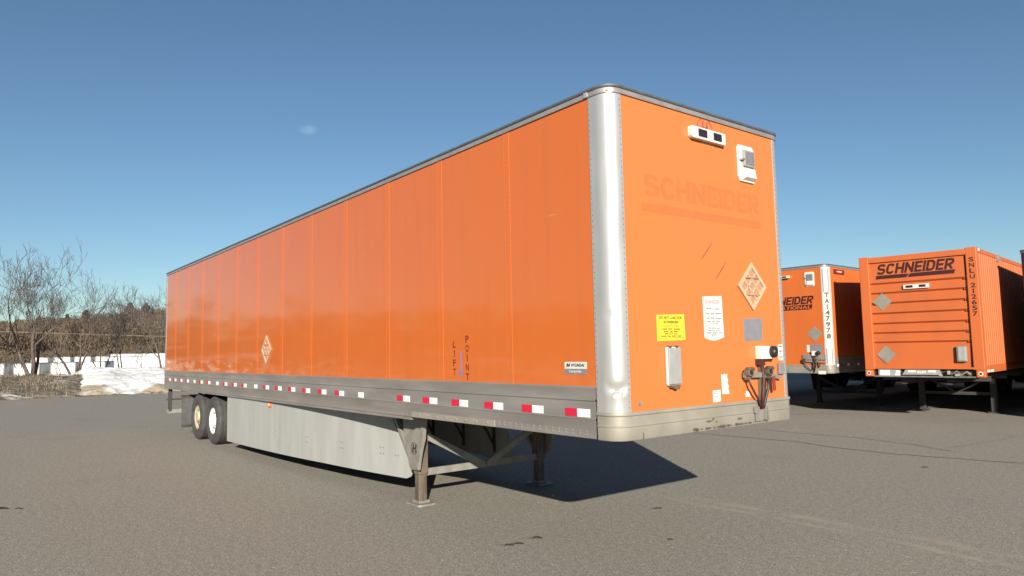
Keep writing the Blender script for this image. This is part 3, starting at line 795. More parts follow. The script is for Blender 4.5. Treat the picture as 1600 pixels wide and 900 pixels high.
def diamond(parent, O, Rv, Uv, N, r, m_frame, m_back, lattice=True, t=.014):
    """flip placard holder: back plate, raised frame, lattice bars"""
    mb = MB(); k = r * .97
    mb.poly([(0, -k), (k, 0), (0, k), (-k, 0)], O, Rv, Uv, N, .002, .006); p = mb.build('placard_holder', m_back, parent)
    if not lattice: return p
    mb = MB(); wv = r * .20
    corners = [(0, -r), (r, 0), (0, r), (-r, 0)]
    for i in range(4):
        a = Vector((*corners[i], 0)); b = Vector((*corners[(i + 1) % 4], 0)); ia = a * (1 - wv / r); ib = b * (1 - wv / r)
        mb.poly([tuple(a[:2]), tuple(b[:2]), tuple(ib[:2]), tuple(ia[:2])], O, Rv, Uv, N, .006, t + .006)
    mb.build('placard_frame', m_frame, p)
    q = r * .8
    for s in (-.33, .33):
        mb = MB(); w2 = r * .035
        # bars parallel to the two edge directions
        for d1, d2 in (((1, 1), (1, -1)), ((1, -1), (1, 1))):
            c = Vector((d2[0], d2[1], 0)) * (s * q / 2); h = Vector((d1[0], d1[1], 0)) * (q / 2); nn = Vector((d2[0], d2[1], 0)).normalized() * w2
            mb.poly([tuple((c - h - nn)[:2]), tuple((c + h - nn)[:2]), tuple((c + h + nn)[:2]), tuple((c - h + nn)[:2])], O, Rv, Uv, N, .006, t)
        mb.build('lattice_bar', m_frame, p)
    mb = MB()
    for s in (-.36, .36):
        mb.poly([(-q * .62, s * r - .006), (q * .62, s * r - .006), (q * .62, s * r + .006), (-q * .62, s * r + .006)], O, Rv, Uv, N, .006, t + .006)
    mb.build('hinge_rod', M['tanback'], p)
    return p

def logo(parent, O, Rv, Uv, N, w, h, m, bar_y, bar_h, shear=.0, off=.035, bar_w=None, national=None):
    mb = MB(); block_word(mb, 'SCHNEIDER', O, Rv, Uv, N, w - h * shear, h, shear)
    mb.build('lettering', m, parent)
    mb = MB(); bw = bar_w or w * 1.02; sl = bar_h * shear
    x0 = -w * .025; notch = w * .37
    mb.poly([(x0, bar_y), (x0 + notch, bar_y), (x0 + notch + bar_h * .55, bar_y + bar_h * .9), (x0 + notch - bar_h * .1, bar_y + bar_h), (x0 + sl, bar_y + bar_h)], O, Rv, Uv, N, -.002, .001)
    mb.poly([(x0 + notch + bar_h * .25, bar_y), (x0 + bw, bar_y), (x0 + bw + sl, bar_y + bar_h), (x0 + notch + bar_h * .95, bar_y + bar_h)], O, Rv, Uv, N, -.002, .001)
    b = mb.build('logo_bar', m, parent)
    if national:
        mb = MB(); block_word(mb, 'NATIONAL', Vector(O) + Vector(Rv) * (w * .30) + Vector(Uv) * (bar_y + bar_h * .18), Rv, Uv, N, w * .64, bar_h * .64, .22, .2, .10, .0022)
        mb.build('lettering', national, b)

def air_lines(parent, cy, cz, base_z, box=True):
    """gladhand bracket with electric socket, two air couplings and hoses on the front wall; cy is the bracket post"""
    py = cy - .10
    mb = MB(); mb.poly([(-.17, -.06), (.03, -.06), (.045, .02), (.02, .065), (-.17, .07)], (0, cy + .03, cz), Y, Z, X, 0, .075); so = mb.build('socket_box', M['white'], parent, bevel=.008)
    mb = MB(); mb.tube([(.05, cy + .045, cz + .01), (.105, cy + .05, cz + .008)], [.062, .058], 14); mb.tube([(.105, cy + .05, cz + .008), (.118, cy + .051, cz + .008)], [.04, .03], 12); mb.build('plug', M['black'], so, smooth=True, angle=40)
    mb = MB(); mb.box(.0, .05, py - .045, py + .05, cz - .12, cz - .062); mb.build('socket_neck', M['redrubber'], so)
    mb = MB(); mb.bar((.012, py, cz - .07), (.012, py - .02, base_z), .02, .055, up=(1, 0, 0)); mb.build('coupling_post', M['rusty'], parent)
    mb = MB(); mb.bar((.04, py - .30, cz - .205), (.04, py + .10, cz - .215), .025, .05); mb.bar((.04, py + .08, cz - .21), (.03, py + .33, cz - .25), .025, .04); mb.build('coupling_bracket', M['galv'], parent)
    for dy, m in ((-.26, 'rusty'), (.07, 'rusty')):
        y = py + dy; mb = MB()
        mb.tube([(.045, y, cz - .185), (.095, y, cz - .18)], [.046, .04], 12); mb.tube([(.075, y - .035, cz - .145), (.085, y + .06, cz - .150)], .018, 8); mb.bar((.06, y + .02, cz - .14), (.06, y + .05, cz - .22), .03, .025)
        mb.box(.03, .08, y - .022, y + .022, cz - .25, cz - .18); gh = mb.build('air_coupling', M[m], parent, smooth=True, angle=40)
        mb = MB(); mb.tube([(.095, y, cz - .18), (.100, y, cz - .18)], .024, 10); mb.build('rubber_seal', M['black'], gh)
    mb = MB(); mb.tube([(.055, py - .26, cz - .24), (.07, py - .235, cz - .31), (.06, py - .15, cz - .40), (.045, py - .07, cz - .47), (.04, py - .045, base_z)], .011, 8); mb.build('air_hose', M['redrubber'], parent, smooth=True)
    mb = MB(); mb.tube([(.055, py + .08, cz - .24), (.065, py + .065, cz - .33), (.055, py + .03, cz - .42), (.045, py + .005, cz - .50), (.04, py - .0, base_z)], .014, 8); mb.build('air_hose', M['black'], parent, smooth=True)
    mb = MB(); mb.tube([(.045, py + .0, cz - .10), (.06, py - .005, cz - .25), (.055, py - .02, cz - .4), (.045, py - .03, base_z)], .017, 8); mb.build('electric_cable', M['redrubber'], parent, smooth=True)
    mb = MB(); mb.poly([(0, 0), (.05, .005), (.06, -.13), (.02, -.14)], (.06, py + .13, cz - .235), Y, Z, X, 0, .008); mb.build('warning_tag', M['redtag'], parent)
    if box:
        mb = MB(); mb.box(.020, .032, py - .12, py + .06, base_z - .12, base_z + .02); mb.box(.020, .06, py + .00, py + .016, base_z - .11, base_z + .012); mb.box(.020, .06, py + .05, py + .064, base_z - .12, base_z + .018); mb.box(.020, .045, py - .14, py - .115, base_z - .04, base_z + .018)
        mb.build('hose_guard', M['galv'], parent, bevel=.003)

def vent_box(parent, y0, y1, z0, z1):
    mb = MB(); mb.poly([(y0, z0 + .05), (y0 + .03, z0), (y1 - .01, z0), (y1, z0 + .05), (y1, z1 - .03), (y1 - .03, z1), (y0 + .02, z1), (y0, z1 - .03)], (0, 0, 0), Y, Z, X, .0, .02)
    body = mb.build('vent_box', M['white'], parent, bevel=.006)
    w = y1 - y0; h = z1 - z0; gy0 = y0 + w * .26; g1 = y1 - w * .10
    mb = MB(); mb.box(.015, .046, gy0, g1, z0 + h * .42, z0 + h * .86); mb.build('grille_frame', M['greybox'], body, bevel=.004)
    mb = MB(); mb.box(.044, .049, gy0 + w * .07, g1 - .012, z0 + h * .46, z0 + h * .82)
    for k in range(7): z = z0 + h * (.48 + .05 * k); mb.box(.048, .052, gy0 + w * .07, g1 - .012, z, z + .006)
    mb.build('grille', M['greysticker'], body)
    mb = MB(); mb.add([(.02, gy0, z0 + h * .39), (.02, g1, z0 + h * .39), (.045, g1, z0 + h * .36), (.045, gy0, z0 + h * .36), (.02, gy0 - .02, z0 + .015), (.02, g1, z0 + .015), (.06, g1, z0 + .04), (.06, gy0 + .0, z0 + .04)],
                      [(0, 1, 2, 3), (3, 2, 6, 7), (0, 3, 7, 4), (1, 5, 6, 2), (4, 7, 6, 5)]); mb.build('rain_hood', M['white'], body)
    mb = MB(); mb.tube([(.02, y0 + w * .1, z0 + h * .57), (.045, y0 + w * .12, z0 + h * .58), (.045, gy0, z0 + h * .6)], .010, 8); mb.build('latch', M['galv'], body)

def lamp_bar(parent, y0, y1, z0, z1, depth=.085):
    mb = MB(); mb.poly([(y0 + .02, z0), (y1, z0), (y1, z1), (y0 + .01, z1), (y0, z1 - .02), (y0, z0 + .02)], (0, 0, 0), Y, Z, X, 0, depth)
    b = mb.build('lamp_bar', M['white'], parent, bevel=.006); w = y1 - y0; h = z1 - z0
    for a, c in ((.19, .44), (.63, .87)):
        mb = MB(); mb.box(depth - .002, depth + .004, y0 + w * a, y0 + w * c, z0 + h * .2, z0 + h * .84); mb.build('lens', M['lens'], b)
    mb = MB()
    for a, c in ((.06, .2), (.06, .85), (.5, .5), (.54, .35), (.57, .6)): mb.tube([(depth, y0 + w * a, z0 + h * c), (depth + .003, y0 + w * a, z0 + h * c)], .005, 6)
    mb.build('screws', M['galv'], b)

# ------------------------------------------------------------------ the main trailer
SL = 0.0025
T = van_trailer('semi_trailer', 'long orange box trailer parked alone in the foreground, side skirt and landing legs down', 'trailer', (0, 0, 0), 0, -SL, slope=SL, dent=True)
root = T['root']
O_ = (0, 0, 0)
# front wall fittings, all children of the front panel
fw = T['front']
lamp_bar(fw, 1.045, 1.568, 3.805, 3.918, .05)
mb = MB()
for k in range(30):
    a0 = 2 * PI * k / 30; a1 = 2 * PI * (k + 1) / 30
    mb.poly([(.105 * math.cos(a0), .088 * math.sin(a0)), (.118 * math.cos(a0), .10 * math.sin(a0)), (.118 * math.cos(a1), .10 * math.sin(a1)), (.105 * math.cos(a1), .088 * math.sin(a1))], (0, 1.31, 3.945), Y, Z, X, .001, .004)
mb.poly([(-.05, -.06), (-.025, -.06), (.0, .06), (-.03, .07)], (0, 1.30, 3.945), Y, Z, X, .001, .004)
mb.poly([(.025, -.06), (.05, -.06), (.06, .06), (.035, .06)], (0, 1.30, 3.945), Y, Z, X, .001, .004)
mb.poly([(-.02, -.01), (.045, .0), (.045, .02), (-.015, .012)], (0, 1.30, 3.945), Y, Z, X, .001, .004)
tag(mb.build('emblem', M['purple'], fw), 'faded round maker emblem above the lamp bar')
mb = MB(); mb.poly([(1.25, 3.785), (1.44, 3.785), (1.44, 3.805), (1.25, 3.805)], O_, Y, Z, X, -.001, .0014); mb.build('sticker', M['tan'], fw)
vent_box(fw, 1.800, 2.075, 3.500, 3.872)
logo(fw, (0, .42, 3.188), Y, Z, X, 1.74, .20, M['ghost'], -.137, .072, shear=.0, off=.045, bar_w=1.79)
diamond(fw, (0, 1.942, 2.456), Y, Z, X, .238, M['tan'], M['tanback'])
# yellow sticker
mb = MB(); mb.poly([(.512, 1.927), (.893, 1.935), (.882, 2.163), (.511, 2.152)], O_, Y, Z, X, -.001, .0014); ys = tag(mb.build('sticker', M['yellow'], fw), 'yellow sticker with black warning text')
mb = MB(); word(mb, 'DO NOT LOAD FOR', (0, .545, 2.118), Y, Z, X, .305, .024, .03, 0, .0024); word(mb, 'SCHNEIDER', (0, .60, 2.080), Y, Z, X, .20, .024, .03, 0, .0024)
for z, w, n in ((2.024, .24, 3), (2.002, .20, 3), (1.983, .17, 3), (1.963, .27, 4)): dashes(mb, (0, .70 - w / 2, z), Y, Z, X, w, .012, n, .0024)
mb.add([(.0024, .53, 1.949), (.0024, .88, 1.956), (.0024, .88, 1.959), (.0024, .53, 1.952)], [(0, 1, 2, 3)])
mb.build('lettering', M['ink'], ys)
mb = MB(); dashes(mb, (0, .585, 2.045), Y, Z, X, .235, .024, 1, .0024); mb.build('lettering', M['redolive'], ys)
# white danger sticker with a curved lower edge
pts = [(1.160, 2.332), (1.166, 1.955)] + [(1.166 + .292 * k / 8, 1.950 - .028 * math.sin(PI * k / 8) + .010 * k / 8) for k in range(1, 8)] + [(1.462, 1.958), (1.450, 2.345)]
mb = MB(); mb.poly(pts, O_, Y, Z, X, -.001, .0014); ws = tag(mb.build('sticker', M['paper'], fw), 'white danger sticker with rounded lower edge')
mb = MB(); word(mb, 'DANGER', (0, 1.20, 2.268), Y, Z, X, .21, .036, .0, 0, .0024); mb.build('lettering', M['redink'], ws)
mb = MB()
for z, w, n in ((2.215, .20, 2), (2.172, .24, 3), (2.128, .24, 3), (2.098, .20, 3), (2.076, .13, 3), (2.036, .18, 3), (2.012, .17, 3), (1.992, .23, 3), (1.972, .08, 1)): dashes(mb, (0, 1.31 - w / 2, z), Y, Z, X, w, .012, n, .0024)
tag(mb.build('lettering', M['softink'], ws), kind='stuff')
mb = MB(); mb.poly([(1.785, 1.918), (2.092, 1.922), (2.099, 2.145), (1.783, 2.135)], O_, Y, Z, X, -.001, .0014); tag(mb.build('sticker', M['greysticker'], fw), 'plain grey square patch')
# document box
mb = MB(); mb.box(.0, .032, .596, .775, 1.540, 1.876); db = mb.build('document_box', M['boxedge'], fw, bevel=.018)
mb = MB(); mb.box(.03, .046, .604, .768, 1.552, 1.866); mb.build('lid', M['greybox'], db, bevel=.010)
mb = MB(); mb.box(.01, .045, .625, .65, 1.872, 1.886); mb.box(.01, .045, .715, .74, 1.872, 1.886); mb.box(.01, .045, .63, .755, 1.526, 1.538); mb.box(.02, .052, .67, .71, 1.514, 1.544); mb.build('latch', M['rusty'], db)
air_lines(fw, 2.09, 1.80, 1.265)
mb = MB(); mb.poly([(2.36, 1.72), (2.442, 1.72), (2.444, 1.882), (2.361, 1.882)], O_, Y, Z, X, -.001, .0014); st = mb.build('sticker', M['paper'], fw)
mb = MB()
for z in (1.855, 1.808, 1.748): mb.poly([(2.372, z), (2.432, z), (2.432, z + .010), (2.372, z + .010)], O_, Y, Z, X, .001, .0024)
mb.build('red_mark', M['redtag'], st)
mb = MB(); mb.box(0, .035, 2.320, 2.405, 1.578, 1.694); mb.build('junction_box', M['greysticker'], fw, bevel=.01)
mb = MB(); mb.poly([(1.252, 1.362), (1.369, 1.366), (1.367, 1.472), (1.251, 1.470)], O_, Y, Z, X, -.001, .0014); st = mb.build('sticker', M['paper'], fw)
mb = MB(); dashes(mb, (0, 1.272, 1.44), Y, Z, X, .075, .008, 2, .0024); dashes(mb, (0, 1.28, 1.41), Y, Z, X, .05, .008, 2, .0024); mb.build('lettering', M['softink'], st)
mb = MB(); mb.poly([(1.395, 1.430), (1.50, 1.428), (1.503, 1.455), (1.488, 1.47), (1.499, 1.50), (1.480, 1.53), (1.492, 1.56), (1.476, 1.58), (1.485, 1.614), (1.465, 1.606), (1.44, 1.618), (1.42, 1.606), (1.387, 1.615)], O_, Y, Z, X, -.001, .0014); tag(mb.build('sticker', M['paper'], fw), 'torn white sticker remnant')
mb = MB(); mb.poly([(1.762, 1.385), (1.842, 1.380), (1.826, 1.412), (1.80, 1.436), (1.775, 1.44), (1.758, 1.41)], O_, Y, Z, X, -.001, .0014); mb.build('sticker', M['paper'], fw)
mb = MB(); mb.poly([(2.05, 1.378), (2.135, 1.378), (2.125, 1.462), (2.07, 1.455)], O_, Y, Z, X, -.001, .0014); mb.build('sticker', M['paper'], fw)
for a, b in (((1.348, 2.852), (1.172, 2.677)), ((1.545, 2.67), (1.373, 2.502))):
    mb = MB(); d = (Vector((*b, 0)) - Vector((*a, 0))).normalized(); nn = Vector((-d.y, d.x, 0)) * .0055
    mb.poly([(a[0] - nn.x * .3, a[1] - nn.y * .3), (a[0] + nn.x * .3, a[1] + nn.y * .3), ((a[0] + b[0]) / 2 + nn.x, (a[1] + b[1]) / 2 + nn.y), (b[0] + nn.x * .6, b[1] + nn.y * .6), (b[0] - nn.x * .6, b[1] - nn.y * .6), ((a[0] + b[0]) / 2 - nn.x, (a[1] + b[1]) / 2 - nn.y)], O_, Y, Z, X, .0005, .0025); mb.build('scratch', M['rusty'], fw)
mb = MB(); mb.tube([(0, .262, 1.415), (.012, .262, 1.415)], .02, 10); mb.build('screw', M['galv'], fw)
# scuffed lower lip of the front rail
rnd = random.Random(5)
for k in range(16):
    y = .95 + .055 * k + rnd.uniform(-.02, .02); h = rnd.uniform(.006, .022); w = rnd.uniform(.02, .05)
    pts = [(y + w * math.cos(a) * rnd.uniform(.6, 1.1), ZB + .016 + h * math.sin(a) * rnd.uniform(.5, 1)) for a in [2 * PI * i / 9 for i in range(9)]]
    mb = MB(); mb.poly(pts, O_, Y, Z, X, .010, .0155); mb.build('scuff_mark', M['rusty'], T['front_rail'])
for y, z, w, h in ((1.16, 1.20, .05, .012), (1.22, 1.215, .03, .02), (1.63, 1.19, .05, .014), (1.27, 1.19, .02, .01)):
    pts = [(y + w * math.cos(a) * rnd.uniform(.5, 1.1), z + h * math.sin(a) * rnd.uniform(.4, 1.1)) for a in [2 * PI * i / 9 for i in range(9)]]
    mb = MB(); mb.poly(pts, O_, Y, Z, X, .011, .0165); mb.build('scuff_mark', M['rusty'], T['front_rail'])
mb = MB(); mb.box(.0, .017, -.022 + .3, -.022 + .305, ZB, ZB + .05); mb.build('scratch', M['rusty'], T['front_rail'])
# top corner bolt, clip
mb = MB(); a = -PI / 4; cx = -RC + RC * math.cos(a); cy = RC + RC * math.sin(a); n_ = Vector((math.cos(a), math.sin(a), 0))
mb.tube([Vector((cx, cy, ZT + .02)) + n_ * .012, Vector((cx, cy, ZT + .02)) + n_ * .024], .014, 10); mb.build('corner_bolt', M['galv'], root)
mb = MB(); mb.box(-EX - .04, -EX + .01, -.022, -.012, ZT - .002, ZT + .05); mb.build('rail_clip', M['alum'], root, bevel=.006)
# side lettering on the panels (panel objects are offset, so keep these under their panel at its own origin)
def on_panel(i, x, z): p = T['panels'][i]; return p, (x - p.location.x, 0, z)
pn, o = on_panel(1, 0, 0)
mb = MB(); stacked(mb, 'LIFT', Vector(o) + X * -2.385 + Z * 1.985, X, Z, -Y, .055, .0975, .070, .025); stacked(mb, 'POINT', Vector(o) + X * -2.140 + Z * 2.040, X, Z, -Y, .060, .0985, .075, .025)
tag(mb.build('lettering', M['brown'], pn), 'brown-red stacked letters reading lift point')
mb = MB(); mb.poly([(-.007, .05), (.007, .05), (.007, .28), (-.007, .28)], Vector(o) + X * -2.262 + Z * 1.598, X, Z, -Y, .001, .004); mb.poly([(0, 0), (.030, .075), (.007, .066), (-.007, .066), (-.030, .075)], Vector(o) + X * -2.262 + Z * 1.598, X, Z, -Y, .001, .0045)
tag(mb.build('arrow', M['blue'], pn), 'blue arrow pointing down')
pn, o = on_panel(0, 0, 0); o = Vector(o)
mb = MB(); mb.poly([(-.622, 1.703), (-.342, 1.703), (-.342, 1.762), (-.622, 1.762)], o, X, Z, -Y, -.001, .0014); pl = tag(mb.build('maker_plate', M['paper'], pn), 'small white and grey maker plate')
mb = MB(); word(mb, 'HYUNDAI', o + X * -.532 + Z * 1.722, X, Z, -Y, .165, .026, .03, .1, .006); mb.poly([(0, 0), (.016, 0), (.026, .028), (.010, .028)], o + X * -.595 + Z * 1.721, X, Z, -Y, .005, .006); mb.poly([(.026, 0), (.042, 0), (.05, .028), (.036, .028)], o + X * -.595 + Z * 1.721, X, Z, -Y, .005, .006); mb.poly([(.012, .010), (.036, .010), (.038, .018), (.014, .018)], o + X * -.595 + Z * 1.721, X, Z, -Y, .005, .006); mb.build('lettering', M['ink'], pl)
mb = MB(); mb.poly([(-.618, 1.656), (-.346, 1.656), (-.346, 1.702), (-.618, 1.702)], o, X, Z, -Y, -.001, .0014); pl2 = mb.build('maker_plate', M['greysticker'], pn)
mb = MB(); word(mb, 'Composite', o + X * -.566 + Z * 1.664, X, Z, -Y, .155, .030, .02, 0, .0024); mb.build('lettering', M['paper'], pl2)
pn, o = on_panel(6, 0, 0)
diamond(pn, Vector(o) + X * -8.33 + Z * 1.977, X, Z, -Y, .25, M['tan'], M['tanback'])
# pale streak on the second panel and scuffs low at the rear
pn, o = on_panel(2, 0, 0)

# ------------------------------------------------------------------ second orange trailer in the row
def place(cx, cy, a):
    c = Vector((math.cos(R(a)), math.sin(R(a)), 0)); return (cx - W * c.x, cy - W * c.y, -.03), R(a - 90)
loc, rz = place(-5.79, 14.34, 2.0)
T2 = van_trailer('semi_trailer', 'orange box trailer with white corner posts marked TA147978, parked left of the ribbed container', 'trailer', loc, rz, side_m='orange_row', front_m='orange_row', post_m='whitepost', frail_m='rail_front', rail_m='rail', rims=('rimcream', 'rimcream'), leg_m='dark', brace_m='dark', skirt=False)  # this row's legs and braces get dark steel, shade put into their colour
fw = T2['front']
lamp_bar(fw, 1.02, 1.55, 3.80, 3.87); vent_box(fw, W - .61, W - .335, 3.52, 3.92)
logo(fw, (0, W - 2.02, 3.035), Y, Z, X, 1.65, .225, M['maroon'], -.155, .135, shear=.25, off=.045, bar_w=1.60, national=M['orange_row'])
diamond(fw, (0, W - .41, 2.20), Y, Z, X, .225, M['greyplacard'], M['greyplacard'], lattice=False)
mb = MB(); mb.poly([(W - .56, 1.69), (W - .22, 1.69), (W - .22, 1.905), (W - .56, 1.905)], O_, Y, Z, X, -.001, .0014); mb.build('sticker', M['greysticker'], fw)
mb = MB(); mb.poly([(W - .66, 1.70), (W - .58, 1.70), (W - .58, 1.90), (W - .66, 1.90)], O_, Y, Z, X, -.001, .0014); mb.build('sticker', M['paper'], fw)
mb = MB(); mb.box(0, .035, W - .78, W - .13, 1.49, 1.64); mb.build('coupling_plate', M['galv'], fw)
air_lines(fw, W - .36, 1.66, 1.24, box=False)
mb = MB(); mb.poly([(W - .36, 1.10), (W - .15, 1.10), (W - .15, 1.19), (W - .36, 1.19)], O_, Y, Z, X, .016, .022); mb.build('sticker', M['paper'], T2['front_rail'])
mb = MB(); mb.poly([(W - .32, 1.38), (W - .17, 1.38), (W - .17, 1.43), (W - .32, 1.43)], O_, Y, Z, X, -.001, .0014); mb.build('sticker', M['paper'], fw)
# corner post number: stacked along the post's 45 degree face
a = PI / 4; pc = Vector((-RC + (RC + .005) * math.cos(a), W - RC + (RC + .005) * math.sin(a), 0)); pn_ = Vector((math.cos(a), math.sin(a), 0)); pr_ = Vector((-math.sin(a), math.cos(a), 0))
mb = MB(); stacked(mb, 'TA147978', pc + Z * 3.32, pr_, Z, pn_, .105, .160, .138, .035, .012); tag(mb.build('lettering', M['ink'], T2['post_far']), 'black stacked letters reading TA147978')
mb = MB()
for sgn in (-1, 1):
    for z0, z1 in ((3.35, 3.98), (1.38, 1.80)):
        mb.poly([(sgn * .068 - .010, z0), (sgn * .068 + .010, z0), (sgn * .068 + .010, z1), (sgn * .068 - .010, z1)], pc, pr_, Z, pn_, -.012, .004)
mb.build('post_stripe', M['postgroove'], T2['post_far'])
mb = MB(); mb.box(-1.02, -.42, W, W + .03, 3.86, 3.98); ml = mb.build('maker_plate', M['brown'], T2['panels_far'][0]); ml.location = (EX, 0, 0)
mb = MB(); dashes(mb, (-.85, W + .03, 3.895), X, Z, Y, .30, .05, 1, .003); mb.build('script_lettering', M['paper'], ml)

# ------------------------------------------------------------------ ribbed container on its chassis
CW = 2.59; CH0 = 1.05; CH1 = 4.08; CL = 16.15
cloc, crz = place(-2.146, 14.305, 7.0); cloc = (cloc[0], cloc[1], 0)
cr = tag(empty('shipping_container', (cloc[0], cloc[1], CH0), crz), 'orange ribbed shipping container lettered SNLU 212657 riding on a chassis', 'container')
zc = lambda z: z - CH0
OB = M['orange_box']
for y0, y1, nm in ((0, .225, 'corner_post'), (CW - .225, CW, 'corner_post')):
    mb = MB(); mb.box(-.16, 0, y0, y1, .17, zc(CH1)); o = mb.build(nm, OB, cr, bevel=.012)
    if y0 > 1: cpost = o
mb = MB(); mb.box(-.14, -.006, .225, CW - .225, zc(3.915), zc(4.045)); mb.build('top_rail', OB, cr, bevel=.008)
mb = MB(); mb.box(-.14, -.004, .225, CW - .225, zc(1.235), zc(1.285)); mb.build('bottom_rail', OB, cr, bevel=.006)
# front wall: recessed sheet with seven horizontal folds
mb = MB(); zs = [3.342, 3.097, 2.842, 2.588, 2.334, 2.096, 1.859]
prof = [(-.10, 1.28)]
prof = [(-.060, 1.28)]
for z in reversed(zs): prof += [(-.060, z - .016), (-.098, z - .010), (-.098, z + .012), (-.045, z + .055), (-.060, z + .10)] if False else [(-.048, z - .014), (-.100, z - .008), (-.100, z + .016), (-.048, z + .06)]
prof += [(-.048, 3.925)]
rows = [[(x, y, zc(z)) for x, z in prof] for y in (.22, CW - .30, CW - .22)]
mb.sheet(rows); cfw = mb.build('front_wall', OB, cr)
for i, z in enumerate(zs):
    mb = MB(); mb.box(-.12, -.060, CW - .30, CW - .226, zc(z) + .0, zc(z) + .085); mb.build('fold_end', OB, cfw)
mb = MB(); mb.box(-.049, -.044, CW - .262, CW - .226, zc(3.44), zc(3.90)); mb.box(-.049, -.044, CW - .262, CW - .226, zc(1.30), zc(1.80)); mb.build('recess_gap', M['brown'], cfw)
FO = Vector((-.048, 0, -CH0))
mb = MB(); block_word(mb, 'SCHNEIDER', FO + Y * (CW - 2.20) + Z * 3.605, Y, Z, X, 1.70, .265, .22); mb.build('lettering', M['maroon'], cfw)
mb = MB(); b0 = CW - 2.225
mb.poly([(b0, 3.492), (b0 + .70, 3.492), (b0 + .78, 3.575), (b0 + .66, 3.585), (b0 + .02, 3.585)], FO, Y, Z, X, -.002, .001); mb.poly([(b0 + .73, 3.492), (b0 + 1.74, 3.497), (b0 + 1.77, 3.595), (b0 + .80, 3.587)], FO, Y, Z, X, -.002, .001); mb.build('logo_bar', M['maroon'], cfw)
lb = MB(); lb.box(-.048, .0, CW - 1.59, CW - 1.025, zc(3.20), zc(3.305)); lbo = lb.build('lamp_bar', M['white'], cr, bevel=.006)
for a, c in ((.10, .38), (.62, .88)):
    mb = MB(); mb.box(-.001, .004, CW - 1.59 + .565 * a, CW - 1.59 + .565 * c, zc(3.225), zc(3.285)); mb.build('lens', M['lens'], lbo)
for cy_, cz_ in ((CW - 2.10, 2.918), (CW - 2.085, 1.592)):
    p_ = diamond(cr, Vector((-.046, cy_, zc(cz_))), Y, Z, X, .232, M['greyplacard'], M['greyplacard'], lattice=False)
mb = MB(); mb.box(-.05, .03, CW - .545, CW - .335, zc(1.41), zc(1.78)); dbx = mb.build('document_box', M['greyplacard'], cr, bevel=.02)
mb = MB(); mb.box(.025, .042, CW - .51, CW - .35, zc(1.435), zc(1.755)); mb.build('lid', M['greybox'], dbx, bevel=.008)
mb = MB(); stacked(mb, 'SNLU 212657', Vector((0, CW - .112, zc(3.845))), Y, Z, X, .105, .133, .108, .025); mb.build('lettering', M['maroon'], cpost)
for far in (False, True):
    yy = CW if far else 0; s = 1 if far else -1
    mb = MB(); mb.box(-CL + .16, -.16, *sorted((yy, yy - s * .06)), zc(3.965), zc(4.06)); mb.build('side_top_rail', OB, cr)
    mb = MB(); mb.box(-CL + .16, -.16, *sorted((yy, yy - s * .06)), zc(1.15), zc(1.32)); mb.build('side_bottom_rail', OB, cr)
    # trapezoid corrugation
    mb = MB(); rows = [[], []]; x = -.16
    while x > -CL + .2:
        for dx, dy in ((0, .004), (.07, .004), (.105, .040), (.175, .040), (.21, .004)):
            rows[0].append((x - dx, yy - s * dy, zc(1.31))); rows[1].append((x - dx, yy - s * dy, zc(3.975)))
        x -= .21
    mb.sheet(rows); mb.build('side_wall', OB, cr)
mb = MB(); mb.box(-CL, -.02, .02, CW - .02, zc(4.04), zc(4.055)); mb.box(-CL, -CL + .06, 0, CW, .1, zc(CH1)); mb.build('roof', OB, cr)
for y0 in (0, CW - .178):
    mb = MB(); mb.box(-.178, .004, y0, y0 + .178, 0, .168); cc = mb.build('corner_casting', OB, cr, bevel=.012)
    mb = MB(); mb.tube([(.004, y0 + .089, .085), (.012, y0 + .089, .085)], .05, 14); mb.build('casting_ring', M['boxedge'], cc)
    mb = MB(); mb.tube([(.010, y0 + .089, .085), (.016, y0 + .089, .085)], .028, 12); mb.build('casting_hole', M['black'], cc)
for xx in (-.35, -.72):
    mb = MB(); mb.box(xx - .14, xx + .14, CW, CW + .003, zc(1.165), zc(1.215)); mb.build('reflective_tape', M['tape_white'], cr)
mb = MB(); mb.box(-.3, -.16, CW - .001, CW + .012, zc(3.99), zc(4.05)); mb.build('sticker', M['paper'], cr)
mb = MB(); mb.bar((-2.2, CW - .03, zc(4.055)), (-2.2, CW + .006, zc(3.90)), .16, .02, up=(1, 0, 0)); mb.build('lifting_strap', M['galv'], cr)

ch = tag(empty('container_chassis', (cloc[0], cloc[1], 0), crz), 'dark steel skeleton chassis with pale front bolster under the ribbed container', 'chassis')
mb = MB(); mb.box(-.30, -.02, .19, CW - .19, CH0 + .0, CH0 + .02); mb.box(-.05, -.02, .19, CW - .19, CH0 - .01, CH0 + .015)
bl = mb.build('bolster_shelf', M['galv'], ch)
mb = MB(); mb.box(-.06, -.03, .30, .80, CH0 + .02, CH0 + .17); mb.poly([(.86, .05), (1.62, .05), (1.70, .0), (1.72, .0), (1.66, .17), (.92, .17), (.84, .05)], (-.03, 0, CH0), Y, Z, X, -.03, .0); mb.build('front_bolster', M['greybox'], ch)
mb = MB()
for y0, y1, z0, z1 in ((.34, .56, .10, .16), (.34, .56, .03, .09), (.70, .80, .10, .15), (.68, .78, .03, .08), (.98, 1.14, .11, .155), (1.42, 1.58, .11, .155)): mb.box(-.031, -.024, y0, y1, CH0 + z0, CH0 + z1)
mb.build('reflective_tape', M['tape_white'], ch)
mb = MB(); dashes(mb, (-.03, 1.18, CH0 + .085), Y, Z, X, .2, .06, 1, .004); mb.build('script_lettering', M['paper'], ch)
mb = MB(); mb.box(-.30, -.10, .20, CW - .20, CH0 + .02, CH0 + .17); mb.build('bolster_core', M['dark'], ch)
